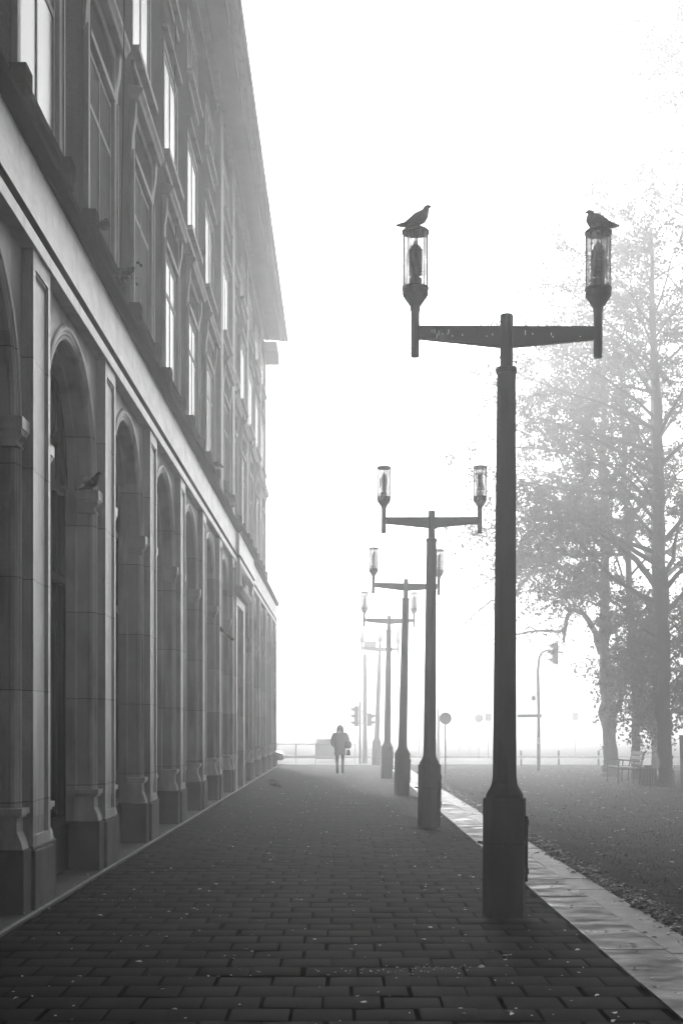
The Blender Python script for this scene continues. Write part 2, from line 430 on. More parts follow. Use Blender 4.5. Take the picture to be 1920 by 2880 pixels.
def make_arch_window():
    f = MB(); r = 1.268; X = -3.13
    def arcbar(rr, w_, d0, d1):
        N = 24; 
        for i in range(N):
            a0, a1 = math.pi*i/N, math.pi*(i+1)/N
            q = [(rr*math.cos(a0), SPR+rr*math.sin(a0)), (rr*math.cos(a1), SPR+rr*math.sin(a1)), ((rr-w_)*math.cos(a1), SPR+(rr-w_)*math.sin(a1)), ((rr-w_)*math.cos(a0), SPR+(rr-w_)*math.sin(a0))]
            f.prism([(AC+u, z) for u, z in q], 'x', d0, d1)
    arcbar(r, .1, X-.04, X+.06)
    for u in (-r+.05, r-.05, -.42, .42): f.box(X-.04, X+.04, AC+u-.04, AC+u+.04, .55, SPR if abs(u) > 1 else SPR+1.13)
    for z in (.55, 3.2, 4.2): f.box(X-.03, X+.05, AC-r+.1, AC+r-.1, z, z+.09)
    for u in (-.85, 0, .85): f.box(X-.02, X+.02, AC+u-.015, AC+u+.015, .66, SPR+.8)
    f.box(X-.04, X+.08, AC-r, AC+r, .03, .55)
    o = part(f, 'arch_window', M['darkframe']); fixn(o)
    t_ = MB(); t_.prism([(AC+1.2*math.cos(math.pi*i/20), SPR+.02+1.2*math.sin(math.pi*i/20)) for i in range(21)], 'x', X-.003, X+.004); fixn(part(t_, 'tympanum', M['tymp'], o))
    g = MB(); N = 24; pts = [(AC+r, .5), (AC+r, SPR)]+[(AC+r*math.cos(math.pi*i/N), SPR+r*math.sin(math.pi*i/N)) for i in range(1, N)]+[(AC-r, SPR), (AC-r, .5)]
    g.prism(pts, 'x', X-.012, X-.004)
    p = part(g, 'pane', M['darkglass'], o); fixn(p)
    return o
win0 = make_arch_window()
PORTAL = 6                       # bay index of the doorway, between pilasters 6 and 7
for k in range(NB0, NB1+1):
    if k != 0: place(pil0, k*BAY)
    if k == NB1 or k == PORTAL: continue
    if k != 0:
        for s_ in (arch0, win0)+imposts: place(s_, k*BAY)
YA, YB = cy(NB0)-.36, cy(NB1)+.365
# step along the foot of the wall
m = MB(); m.box(-3.3, -2.632, YA, YB+.3, -.02, .022); part(m, 'footing', M['step'], bevel=.006)
m = MB(); m.box(-2.66, -2.626, YA, YB+.3, .0225, .031); part(m, 'footing_edge', M['surround'], bevel=.003)
# entablature
def run(name, mt, prof, y0, y1, bevel=.0):
    m = MB(); m.prism(prof, 'y', y0, y1); o = part(m, name, mt, bevel=bevel); fixn(o); return o
def jog(prof, d): return [(x+(d if x > -3 else 0), z) for x, z in prof]
for (ya, yb, d) in ((YA, 36.25, 0), (36.25, 42.35, .07), (42.35, YB+.05, 0)):
    run('architrave', M['stone_plain'], jog([(-3.4, ZT), (-2.665, ZT), (-2.665, 5.93), (-2.68, 5.95), (-3.4, 5.95)], d), ya, yb, .004)
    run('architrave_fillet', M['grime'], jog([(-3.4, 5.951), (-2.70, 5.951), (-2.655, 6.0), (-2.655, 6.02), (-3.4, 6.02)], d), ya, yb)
    run('frieze', M['frieze'], jog([(-3.4, 6.021), (-2.685, 6.021), (-2.685, 6.60), (-3.4, 6.60)], d), ya, yb)
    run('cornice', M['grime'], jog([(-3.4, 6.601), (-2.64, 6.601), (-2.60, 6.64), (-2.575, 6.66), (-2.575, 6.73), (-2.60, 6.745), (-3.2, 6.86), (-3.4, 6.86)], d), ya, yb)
# upper wall with openings
XU = -3.14
OH = .95
rows_z = [(7.9, 10.15), (11.78, 13.65), (14.95, 16.15)]
def wins(k): return cy(k)+BAY/2
uw = MB()
y0 = YA; 
for k in range(NB0, NB1):
    c = wins(k); a, b = cy(k), cy(k+1)
    if k == NB0: a = YA
    if k == NB1-1: b = YB-.25
    dx = .08 if PORTAL <= k < PORTAL+1 else 0
    hw = [OH-.0, OH-.05, OH-.1]
    uw.box(-3.5, XU+dx, a, c-OH, 6.8, 17.35); uw.box(-3.5, XU+dx, c+OH, b, 6.8, 17.35)
    z = 6.8
    for (za, zb) in rows_z:
        uw.box(-3.5, XU+dx, c-OH, c+OH, z, za); z = zb
    uw.box(-3.5, XU+dx, c-OH, c+OH, z, 17.35)
part(uw, 'upper_wall', M['render'])
# tall first-floor window unit
def make_tall(white):
    y = AC; a, b, z0, z1 = y-OH, y+OH, 7.9, 10.15
    s = MB()   # surround
    t = .16; X = XU+.045
    s.box(XU, X, a-t, a, z0-.02, 10.9); s.box(XU, X, b, b+t, z0-.02, 10.9)
    s.box(XU, X+.02, a-t-.06, a-t, z0, 10.2); s.box(XU, X+.02, b+t, b+t+.06, z0, 10.2)
    s.box(XU, X+.015, a, b, z1, z1+.09)             # lintel strip
    s.box(XU, X, a-t, b+t, 10.75, 10.9)
    # side consoles that swell upward
    for sy in (-1, 1):
        e = y+sy*(OH+t+.03)
        s.prism([(XU, 10.1), (XU+.035, 10.15), (XU+.05, 10.4), (XU+.085, 10.62), (XU+.10, 10.9), (XU, 10.9)], 'y', e-.09, e+.09)
    o = part(s, 'window', M['surround'], bevel=.006); fixn(o)
    h = MB()   # hood cornice
    h.prism([(XU, 10.9), (XU+.15, 10.9), (XU+.17, 10.96), (XU+.21, 11.0), (XU+.21, 11.06), (XU, 11.12)], 'y', a-.34, b+.34)
    ho = part(h, 'hood', M['surround'], o, bevel=.005); fixn(ho)
    tr = MB()  # relief transom panel
    tr.box(XU-.20, XU-.05, a, b, z1+.09, 10.75)
    for q in range(4):
        cyy = a+(q+.5)*(b-a)/4; n = 18
        pts = [(XU-.045, cyy+.19*math.cos(2*math.pi*i/n), 10.49+.22*math.sin(2*math.pi*i/n)) for i in range(n+1)]
        tr.tube(pts, .022, 5)
        tr.tube([(XU-.045, cyy-.2, 10.27), (XU-.045, cyy-.05, 10.45), (XU-.045, cyy+.05, 10.52), (XU-.045, cyy+.2, 10.72)], .016, 5)
    part(tr, 'transom_relief', M['surround'], o)
    rv = MB()
    rv.box(-3.30, XU-.004, a, a+.03, z0, z1); rv.box(-3.30, XU-.004, b-.03, b, z0, z1); rv.box(-3.30, XU-.004, a+.03, b-.03, z1-.03, z1)
    part(rv, 'reveal', M['white_reveal' if white else 'grey_reveal'], o)
    fr = MB(); X = XU-.022
    for u, w_ in ((a+.05, .03), (y, .018), (b-.05, .03)): fr.box(X, X+.022, u-w_, u+w_, z0, z1-.03)
    for z in (z0+.04, z0+1.5, z1-.09): fr.box(X, X+.021, a+.03, b-.03, z-.035, z+.035)
    part(fr, 'window_frame', M['pale'], o)
    g = MB(); g.box(X+.004, X+.010, a+.03, b-.03, z0, z1-.03); part(g, 'pane', M['glass' if white else 'board'], o)
    si = MB()
    si.box(XU, -3.05, a-.22, b+.22, 7.80, 7.9)
    si.box(XU, -2.975, a-.30, a-.02, 7.72, 7.905); si.box(XU, -2.975, b+.02, b+.30, 7.72, 7.905)
    si.box(XU, -2.99, a-.27, a-.05, 7.6, 7.72); si.box(XU, -2.99, b+.05, b+.27, 7.6, 7.72)
    si.box(XU, XU+.04, a+.1, b-.1, 7.1, 7.7)
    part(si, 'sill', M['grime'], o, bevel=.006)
    return o
def make_upper(white, row):
    y = AC; z0, z1 = rows_z[row]; a, b = y-OH, y+OH
    s = MB(); t = .10; X = XU+.02
    s.box(XU, X, a-t, a, z0, z1+t); s.box(XU, X, b, b+t, z0, z1+t); s.box(XU, X, a, b, z1, z1+t)
    if row == 1:
        s.box(XU, XU+.10, a-.2, b+.2, z1+.24, z1+.31); 
    o = part(s, 'window', M['surround'], bevel=.005)
    si = MB(); si.box(XU, XU+.13, a-.16, b+.16, z0-.1, z0); si.box(XU, XU+.05, a-.1, b+.1, z0-.3, z0-.2)
    part(si, 'sill', M['surround'], o, bevel=.005)
    rv = MB(); rv.box(-3.30, XU-.004, a, a+.03, z0, z1); rv.box(-3.30, XU-.004, b-.03, b, z0, z1); rv.box(-3.30, XU-.004, a+.03, b-.03, z1-.03, z1)
    part(rv, 'reveal', M['white_reveal' if white else 'grey_reveal'], o)
    fr = MB(); X = XU-.022
    for u, w_ in ((a+.05, .03), (y, .018), (b-.05, .03)): fr.box(X, X+.022, u-w_, u+w_, z0, z1-.03)
    for z in (z0+.04, z1-.09): fr.box(X, X+.021, a+.03, b-.03, z-.035, z+.035)
    part(fr, 'window_frame', M['pale'], o)
    g = MB(); g.box(X+.004, X+.010, a+.03, b-.03, z0, z1-.03); part(g, 'pane', M['glass'], o)
    return o
tallw, tallg = make_tall(True), make_tall(False)
up1, up2 = make_upper(True, 1), make_upper(True, 2)
GREY = {1, 2, 6, 9}
tallg.location = tallg.location+Vector((0, BAY, 0))
for k in range(NB0, NB1):
    off = Vector((.08, 0, 0)) if k == PORTAL else Vector((0, 0, 0))
    if k not in (0, 1):
        s_ = tallg if k in GREY else tallw
        c = place(s_, k*BAY-(BAY if s_ is tallg else 0)); c.location += off
    if k != 0:
        for s_ in (up1, up2): c = place(s_, k*BAY); c.location += off
# giant strips flanking the doorway section
for yy, pj, hh in ((cy(6), .16, .38), (cy(7), .16, .38), (cy(9), .05, .3), (cy(11), .05, .3), (cy(12)-.45, .05, .3)):
    m = MB(); m.box(XU, XU+pj, yy-hh, yy+hh, 6.9, 16.88); part(m, 'giant_pilaster', M['surround'], bevel=.01)
# string course under the eave, eave and roof
m = MB(); m.box(XU, XU+.07, YA, 36.2, 16.88, 17.0); m.box(XU, XU+.17, 36.2, 42.4, 16.88, 17.0); m.box(XU, XU+.07, 42.4, YB-.25, 16.88, 17.0)
part(m, 'string_course', M['surround'])
m = MB(); m.prism([(-3.6, 17.34), (-2.22, 17.22), (-2.22, 17.27), (-3.6, 17.42)], 'y', YA, 57.5); o = part(m, 'eave_soffit', M['soffit']); fixn(o)
m = MB(); m.box(-2.24, -2.17, YA, 57.52, 17.20, 17.42); part(m, 'fascia', M['surround'])
for xx, ww in ((-2.36, .05), (-2.50, .02), (-3.02, .08)):
    zz = 17.34-(xx+3.6)*.087; m = MB(); m.box(xx-ww, xx+ww, YA, 57.45, zz-.045, zz+.0); part(m, 'soffit_moulding', M['surround'])
m = MB(); m.prism([(-2.2, 17.43), (-2.2, 17.47), (-8.5, 20.2), (-14.8, 17.47), (-14.8, 17.4)], 'y', YA, 57.5); o = part(m, 'roof', M['grime']); fixn(o)
m = MB(); m.box(-14, -2.62, 57.55, YB+1.2, 16.86, 17.25); part(m, 'corner_eave', M['soffit'])
m = MB(); m.box(-14, -3.52, YA, YB-.28, 0, 17.3); part(m, 'rear_wall', M['render'])
# doorway
y = cy(PORTAL)+BAY/2
m = MB()
for s in (-1, 1):
    yy = y+s*1.53; m.box(-3.2, -2.66, min(yy, yy-s*.42), max(yy, yy-s*.42), 0, ZT-.003)
m.box(-3.2, -2.66, y-1.11, y+1.11, 4.75, ZT-.003)
portal = part(m, 'doorway', M['stone'], bevel=.008)
m = MB(); m.prism([(-2.66, 4.95), (-2.56, 4.98), (-2.47, 5.08), (-2.47, 5.16), (-2.66, 5.2)], 'y', y-1.7, y+1.7); fixn(part(m, 'hood', M['surround'], portal, bevel=.005))
m = MB(); m.box(-2.66, -2.58, y-1.4, y+1.4, 5.2, 5.76); part(m, 'cartouche_panel', M['pale'], portal)
m = MB(); m.tube([(-2.56, y+.45*math.cos(a*.35), 5.48+.18*math.sin(a*.35)) for a in range(19)], .035, 6); m.lathe([(.02, 5.33), (.09, 5.4), (.11, 5.5), (.05, 5.62)], -2.57, y, 10)
part(m, 'ornament', M['surround'], portal, smooth=True)
for s in (-1, 1):
    for (z0, z1) in ((3.5, 4.5), (2.7, 3.3), (.8, 2.5)):
        yy = y+s*1.11; m = MB()
        ya, yb = sorted((yy, yy-s*.02)); m.box(-3.1, -2.75, ya, yb, z0, z0+.04); m.box(-3.1, -2.75, ya, yb, z1, z1+.04); m.box(-3.1, -3.06, ya, yb, z0+.04, z1); m.box(-2.79, -2.75, ya, yb, z0+.04, z1)
        part(m, 'jamb_panel', M['stone_plain'], portal)
m = MB(); m.box(-3.12, -3.04, y-1.1, y+1.1, .02, 3.3)
door = part(m, 'door', M['darkframe'], portal)
m = MB(); m.tube([(-3.0, y-.1, 1.0), (-2.97, y-.1, 1.05), (-2.97, y-.1, 1.25), (-3.0, y-.1, 1.3)], .012, 6); part(m, 'handle', M['steel'], door)
m = MB(); m.box(-3.12, -3.06, y-1.1, y+1.1, 3.32, 4.74); part(m, 'transom_window', M['darkglass'], portal)
# flag holder on the fifth pier
a = P(641, 1771, 31.7); b = P(622, 1796, 31.0)
m = MB(); m.tube([(-2.70, 31.6, a[2]-.02), (b[0]+.12, 31.3, b[2]+.12), (b[0]+.12, 31.2, b[2]+.1)], .022, 6); m.tube([(-2.72, 31.62, 3.85), (-2.55, 31.5, 3.7), (-2.4, 31.35, 3.55)], .03, 6)
part(m, 'flag_holder', M['iron'])
# cable hanging down the facade
m = MB()
p0 = P(357, 0, 0); pts = []
for i in range(15):
    t = i/14; z = 17.2+(7.0-17.2)*t; yy = 18.9+.1*t; pts.append((-2.95+.06*math.sin(t*3.1), yy-.7*t*t*.2, z))
m.tube(pts, .008, 4)
tag(m.build('hanging_cable', M['iron'], None), 'thin dark cable hanging down the rendered facade past the second tall window', 'cable')
m = MB(); pts = [(-3.08+.02*math.sin(i*1.3), 26.3+.06*math.sin(i*.9), 17.0-i*.42) for i in range(16)]; m.tube(pts, .008, 4)
tag(m.build('hanging_cable', M['iron'], None), 'short crooked cable on the facade beside the upper windows further along', 'cable')
# ------------------------------------------------------------------ street lamps
def make_lamp(label, three=False):
    root = empty('street_lamp', (0, 0, 0), label, 'street lamp', 'twin-headed street lamps in a row along the pavement')
    th = R(-90+7.5)
    m = MB(); m.lathe([(.19, -.01), (.19, 1.0), (.184, 1.015), (.164, 1.016)], 0, 0, 8, th); base = m.build('base', M['concrete'], root, bevel=.008)
    m = MB(); m.lathe([(.164, 1.0), (.163, 1.04), (.150, 1.065), (.128, 1.10), (.113, 1.14), (.106, 1.19), (.105, 1.22), (.0835, 4.66)], 0, 0, 8, th); m.build('pole', M['concrete'], root, bevel=.004)
    m = MB(); m.lathe([(.089, 4.66), (.092, 4.67), (.092, 4.70), (.08, 4.715), (.05, 4.72)], 0, 0, 16); m.build('collar', M['iron'], root)
    m = MB(); m.lathe([(.194, .615), (.197, .617), (.197, .637), (.194, .639)], 0, 0, 8, th); m.tube([(-.19, -.06, .63), (-.215, -.08, .635), (-.235, -.085, .642)], .011, 6)
    m.box(-.03, .02, -.205, -.185, .605, .65); m.build('strap', M['iron'], root)
    m = MB(); m.box(.175, .196, -.06, .1, .30, .86); m.box(.19, .205, -.05, -.02, .78, .83); m.box(.19, .205, -.05, -.02, .36, .41); m.build('hatch', M['concrete'], root, bevel=.003)
    ztop = 5.17
    m = MB(); m.lathe([(.056, 4.70), (.057, ztop-.01), (.05, ztop)], 0, 0, 20); m.tube([(.05, 0, 4.765), (.085, 0, 4.765)], .006, 6); m.tube([(.083, 0, 4.765), (.09, 0, 4.765)], .013, 8)
    m.build('upright', M['iron'], root)
    for s in (-1, 1):
        m = MB(); x0, x1 = s*.05, s*.75
        m.prism([(x0, 5.066), (x1, 5.066), (x1, 4.955), (s*.6, 4.94), (x0, 4.885)] if s > 0 else [(x0, 4.885), (s*.6, 4.94), (x1, 4.955), (x1, 5.066), (x0, 5.066)], 'y', -.035, .035)
        o = m.build('arm', M['iron'], root, bevel=.006); fixn(o)
    heads = [(-.785, 4.80), (.785, 4.80)]
    if three: heads.append((0, 5.0))
    for hx, zb in heads:
        dz = 0 if hx else .04
        m = MB(); m.lathe([(.036, zb), (.038, zb+.01), (.038, 5.20+dz), (.045, 5.20+dz), (.045, 5.235+dz), (.06, 5.255+dz), (.108, 5.325+dz), (.111, 5.335+dz), (.111, 5.375+dz), (.116, 5.38+dz), (.116, 5.40+dz), (.10, 5.405+dz)], hx, 0, 24)
        hd = m.build('lamp_head', M['iron'], root, smooth=False)
        m = MB(); m.lathe([(.1105, 5.40+dz), (.1105, 5.872+dz)], hx, 0, 28, cap=False); m.build('glass', M['lampglass'], hd, smooth=True)
        m = MB(); m.lathe([(.108, 5.86+dz), (.118, 5.862+dz), (.118, 5.885+dz), (.10, 5.90+dz), (.03, 5.912+dz)], hx, 0, 28); m.build('cap', M['iron'], hd)
        m = MB()
        m.lathe([(.03, 5.405+dz), (.055, 5.41+dz), (.055, 5.475+dz), (.03, 5.49+dz)], hx, 0, 16)
        prof = [(.03, 5.50+dz)]
        for q in range(9): z = 5.505+dz+q*.026; prof += [(.026, z), (.060, z+.004), (.060, z+.009), (.026, z+.013)]
        prof += [(.045, 5.745+dz), (.025, 5.765+dz), (.01, 5.80+dz)]
        m.lathe(prof, hx, 0, 20)
        m.build('louvre_stack', M['milky'], hd)
        m = MB(); m.tube([(hx+.01, -.09, 5.41+dz), (hx+.01, -.09, 5.87+dz)], .005, 5); m.tube([(hx-.07, -.055, 5.41+dz), (hx-.07, -.055, 5.87+dz)], .004, 5); m.tube([(hx+.08, .04, 5.41+dz), (hx+.08, .04, 5.87+dz)], .004, 5)
        m.build('tie_rod', M['steel'], hd)
    return root
lamp_labels = ['nearest street lamp, tall and almost black with a pigeon on each glass head',
               'second street lamp from the camera, dark grey, seen just left of the nearest one',
               'third street lamp from the camera, mid grey, its right head behind the second pole',
               'fourth street lamp from the camera, pale grey with twin heads in the fog', 
               'faintest and farthest street lamp, with a third head in the middle of its arm']
lp = [(1.392, 12.22, .0045), (1.428, 23.3, .0085), (1.428, 34.0, .021), (1.422, 45.0, .014), (1.466, 61.2, .034)]
lamp0 = make_lamp(lamp_labels[0])
for i, (x, yy, t) in enumerate(lp):
    if i == 0: o = lamp0
    elif i == 4: o = make_lamp(lamp_labels[4], True)
    else: o = copy_tree(lamp0)
    o['label'] = lamp_labels[i]; o.location = (x, yy, 0); o.rotation_euler = (0, t, [0, R(-4), R(3), R(-2), R(6)][i])
rng = random.Random(31); m = MB()
for i in range(26):
    hx = rng.choice((-.7, -.55, .6, .7, .45, -.3, .1)); x = hx+rng.gauss(0, .03); m.lathe([(.001, 0), (.004+rng.random()*.005, .002), (.001, .006)], x, 0, 5)
    z0 = 5.068; n0 = len(m.v)-15
    for q in range(n0, len(m.v)): vx, vy, vz = m.v[q]; m.v[q] = (vx, vy+rng.uniform(-.001, .001)+(-.03 if i % 2 else .0), vz+z0)
for i in range(16):
    x = rng.choice((-1, 1))*rng.uniform(.08, .7); z = rng.uniform(4.97, 5.04); w_ = rng.uniform(.002, .004); h_ = rng.uniform(.008, .04); m.box(x-w_, x+w_, -.0375, -.0352, z-h_, z)
m.build('bird_droppings', M['whitefeather'], lamp0)
# ------------------------------------------------------------------ pigeons
def pigeon(loc, rz, label, dark=False, pose='upright', sc_=1.0, white=False):
    root = empty('pigeon', loc, label, 'pigeon', 'pigeons resting on the building, the lamps and the pavement', rz)
    root.scale = (sc_*1.08,)*3; drop = {'upright': .030, 'hunch': .034, 'level': .03}[pose]
    # spine in local x (forward +x), z up: tail -> head
    if pose == 'upright':
        sp = [(-.175, .01, .012, .010), (-.13, .035, .030, .012), (-.09, .055, .036, .022), (-.05, .075, .046, .040), (-.01, .095, .054, .052), (.025, .115, .052, .055), (.05, .145, .038, .042), (.062, .17, .025, .028), (.07, .19, .023, .025), (.085, .203, .019, .020), (.10, .203, .008, .009), (.118, .196, .003, .003)]
    elif pose == 'hunch':
        sp = [(-.175, .0, .012, .010), (-.13, .028, .030, .012), (-.09, .05, .038, .024), (-.05, .07, .050, .044), (-.01, .083, .060, .058), (.025, .092, .062, .062), (.045, .12, .046, .050), (.05, .148, .030, .032), (.055, .166, .024, .024), (.07, .172, .018, .018), (.085, .17, .008, .008), (.10, .162, .003, .003)]
    else:  # level / feeding
        sp = [(-.175, .10, .012, .006), (-.13, .10, .030, .010), (-.09, .10, .038, .024), (-.05, .10, .050, .044), (-.01, .10, .056, .055), (.03, .10, .052, .052), (.06, .085, .038, .038), (.085, .06, .025, .025), (.105, .04, .022, .022), (.12, .03, .018, .018), (.133, .018, .008, .008), (.14, .005, .003, .003)]
    sp = [(x, max(z-drop, .012), rw, rh) for x, z, rw, rh in sp] if pose != 'level' else [(x, z-.02, rw, rh) for x, z, rw, rh in sp]
    rings = []
    for i, (x, z, rw, rh) in enumerate(sp):
        a = sp[max(i-1, 0)]; b = sp[min(i+1, len(sp)-1)]
        t = (b[0]-a[0], 0, b[1]-a[1]); rings.append(((x, 0, z), rw, rh, t, (-t[2] if abs(t[2]) > 0 else 0, 0, abs(t[0])+.001)))
    m = MB(); m.loft(rings)
    for s in (-1, 1):
        m.tube([(.0, s*.02, .04), (.004, s*.02, .02), (.0, s*.022, .004)], [.008, .0035, .003], 5)
        for a in (-.5, 0, .5, math.pi): m.tube([(0, s*.022, .004), (.024*math.cos(a), s*.022+.024*math.sin(a), .002)], [.003, .002], 4)
    body = m.build('body', M['darkplumage' if dark else 'plumage'], root, smooth=True); fixn(body)
    for s in (-1, 1):
        m = MB()
        if pose == 'level': pts = [((.035, s*.046, .115), .01, .03), ((0, s*.056, .115), .012, .036), ((-.06, s*.047, .112), .010, .026), ((-.12, s*.025, .108), .006, .013), ((-.155, s*.014, .106), .003, .004)]
        else: pts = [((.025, s*.05, .12), .01, .028), ((-.005, s*.058, .10), .012, .036), ((-.055, s*.05, .077), .010, .028), ((-.11, s*.028, .05), .006, .014), ((-.155, s*.014, .025), .003, .004)]
        dr = .02 if pose == 'level' else drop; pts = [((c[0], c[1], max(c[2]-dr, .02)), ru, rv) for c, ru, rv in pts]
        rg = []
        for i, (c, ru, rv) in enumerate(pts):
            a = Vector(pts[max(i-1, 0)][0]); b = Vector(pts[min(i+1, len(pts)-1)][0]); rg.append((c, ru, rv, b-a, (0, 0, 1)))
        m.loft(rg); fixn(m.build('wing', M['darkplumage' if dark else 'litterdark'], root, smooth=True))
    if white:
        m = MB(); m.loft([((-.06, -.062, .05), .006, .012, (-1, 0, -.4), (0, 0, 1)), ((-.09, -.052, .035), .006, .016, (-1, 0, -.4), (0, 0, 1)), ((-.15, -.02, .01), .003, .006, (-1, 0, -.4), (0, 0, 1))])
        m.loft([((-.03, -.05, .128), .006, .006, (-1, 0, -.4), (0, 0, 1)), ((-.06, -.05, .106), .008, .012, (-1, 0, -.4), (0, 0, 1)), ((-.075, -.05, .095), .003, .004, (-1, 0, -.4), (0, 0, 1))])
        fixn(m.build('white_feathers', M['whitefeather'], root, smooth=True))
    return root
L1 = lp[0]
def on_lamp(hx, z=5.912): 
    t = L1[2]; return (L1[0]+hx+z*t*1.0, L1[1], z-hx*t)
pigeon(tuple(Vector(on_lamp(-.785))+Vector((.02, 0, 0))), R(8), 'upright grey pigeon looking right on the left glass head of the nearest lamp', pose='upright', sc_=1.0)
pigeon(tuple(Vector(on_lamp(.785))+Vector((-.01, 0, 0))), R(168), 'hunched grey pigeon facing left on the right glass head of the nearest lamp', pose='hunch', sc_=1.0)
pigeon((-2.80, 15.905, 4.277), R(-6), 'black pigeon with white tail feathers perched on a pier capital', dark=True, pose='upright', white=True, sc_=.98)
pigeon((-2.725, 13.44, 4.277), R(75), 'dark pigeon half hidden on the capital inside the nearest arch', dark=True, pose='hunch', sc_=.95)
pigeon((-3.0, 17.95, 7.905), R(70), 'small dark pigeon on the blackened window sill beside the hanging cable', dark=True, pose='hunch')
pigeon((-3.0, 33.5+.9, 7.905), R(10), 'dark pigeon standing on the farther sill, outlined against the pale wall', dark=True, pose='level')
pigeon((-3.05, wins(4)+.9, 11.785), R(20), 'tiny pigeon on an upper storey sill high on the facade', dark=True, pose='hunch')
pigeon((-1.77, 38.3, 0), R(20), 'nearer of two pigeons feeding on the pavement by the building', dark=True, pose='level', sc_=1.0)
pigeon((-1.96, 41.0, 0), R(-10), 'farther of two pigeons feeding on the pavement by the building', dark=True, pose='level', sc_=1.0)
# weeds and a dark board on the ledge
def weed(loc, label, n, h, seed):
    rng = random.Random(seed); root = empty('weed_plant', loc, label, 'plant'); st = MB(); lf = MB()
    for i in range(n):
        a = rng.uniform(0, 6.28); l = h*rng.uniform(.5, 1); p = [(0, 0, 0), (math.cos(a)*l*.25, math.sin(a)*l*.25, l*.6), (math.cos(a)*l*.55, math.sin(a)*l*.55, l*rng.uniform(.5, 1))]
        st.tube(p, [.004, .003, .001], 3)
        for k in range(6):
            c = Vector(p[1]).lerp(Vector(p[2]), rng.random())+Vector((rng.gauss(0, .03), rng.gauss(0, .03), rng.gauss(0, .02)))
            leafquad(lf, c, .035, rng)
    st.build('stem', M['bark'], root); lf.build('foliage', M['leaf'], root)
def leafquad(m, c, s, rng):
    n = Vector((rng.gauss(0, 1), rng.gauss(0, 1), rng.gauss(0, 1)+.3)).normalized(); u = n.orthogonal().normalized()
    a = rng.uniform(0, 6.28); v = n.cross(u); d = u*math.cos(a)+v*math.sin(a); e = n.cross(d)
    m.add([c-d*s, c-e*s*.62+n*s*.12, c+d*s, c+e*s*.62+n*s*.12], [(0, 1, 2), (0, 2, 3)])
weed((-2.95, 18.3, 7.0), 'leafy weed growing from the cornice below the hanging cable', 26, .75, 4)
m = MB(); m.add([(-2.98, 24.9, 7.35), (-2.70, 24.95, 6.95), (-2.70, 26.2, 6.95), (-2.98, 26.15, 7.35), (-2.95, 24.9, 7.40), (-2.67, 24.95, 7.0), (-2.67, 26.2, 7.0), (-2.95, 26.15, 7.40)], [(3,2,1,0),(4,5,6,7),(0,1,5,4),(1,2,6,5),(2,3,7,6),(3,0,4,7)])
tag(m.build('board', M['grime']), 'black board leaning out over the cornice below the fourth tall window', 'board')

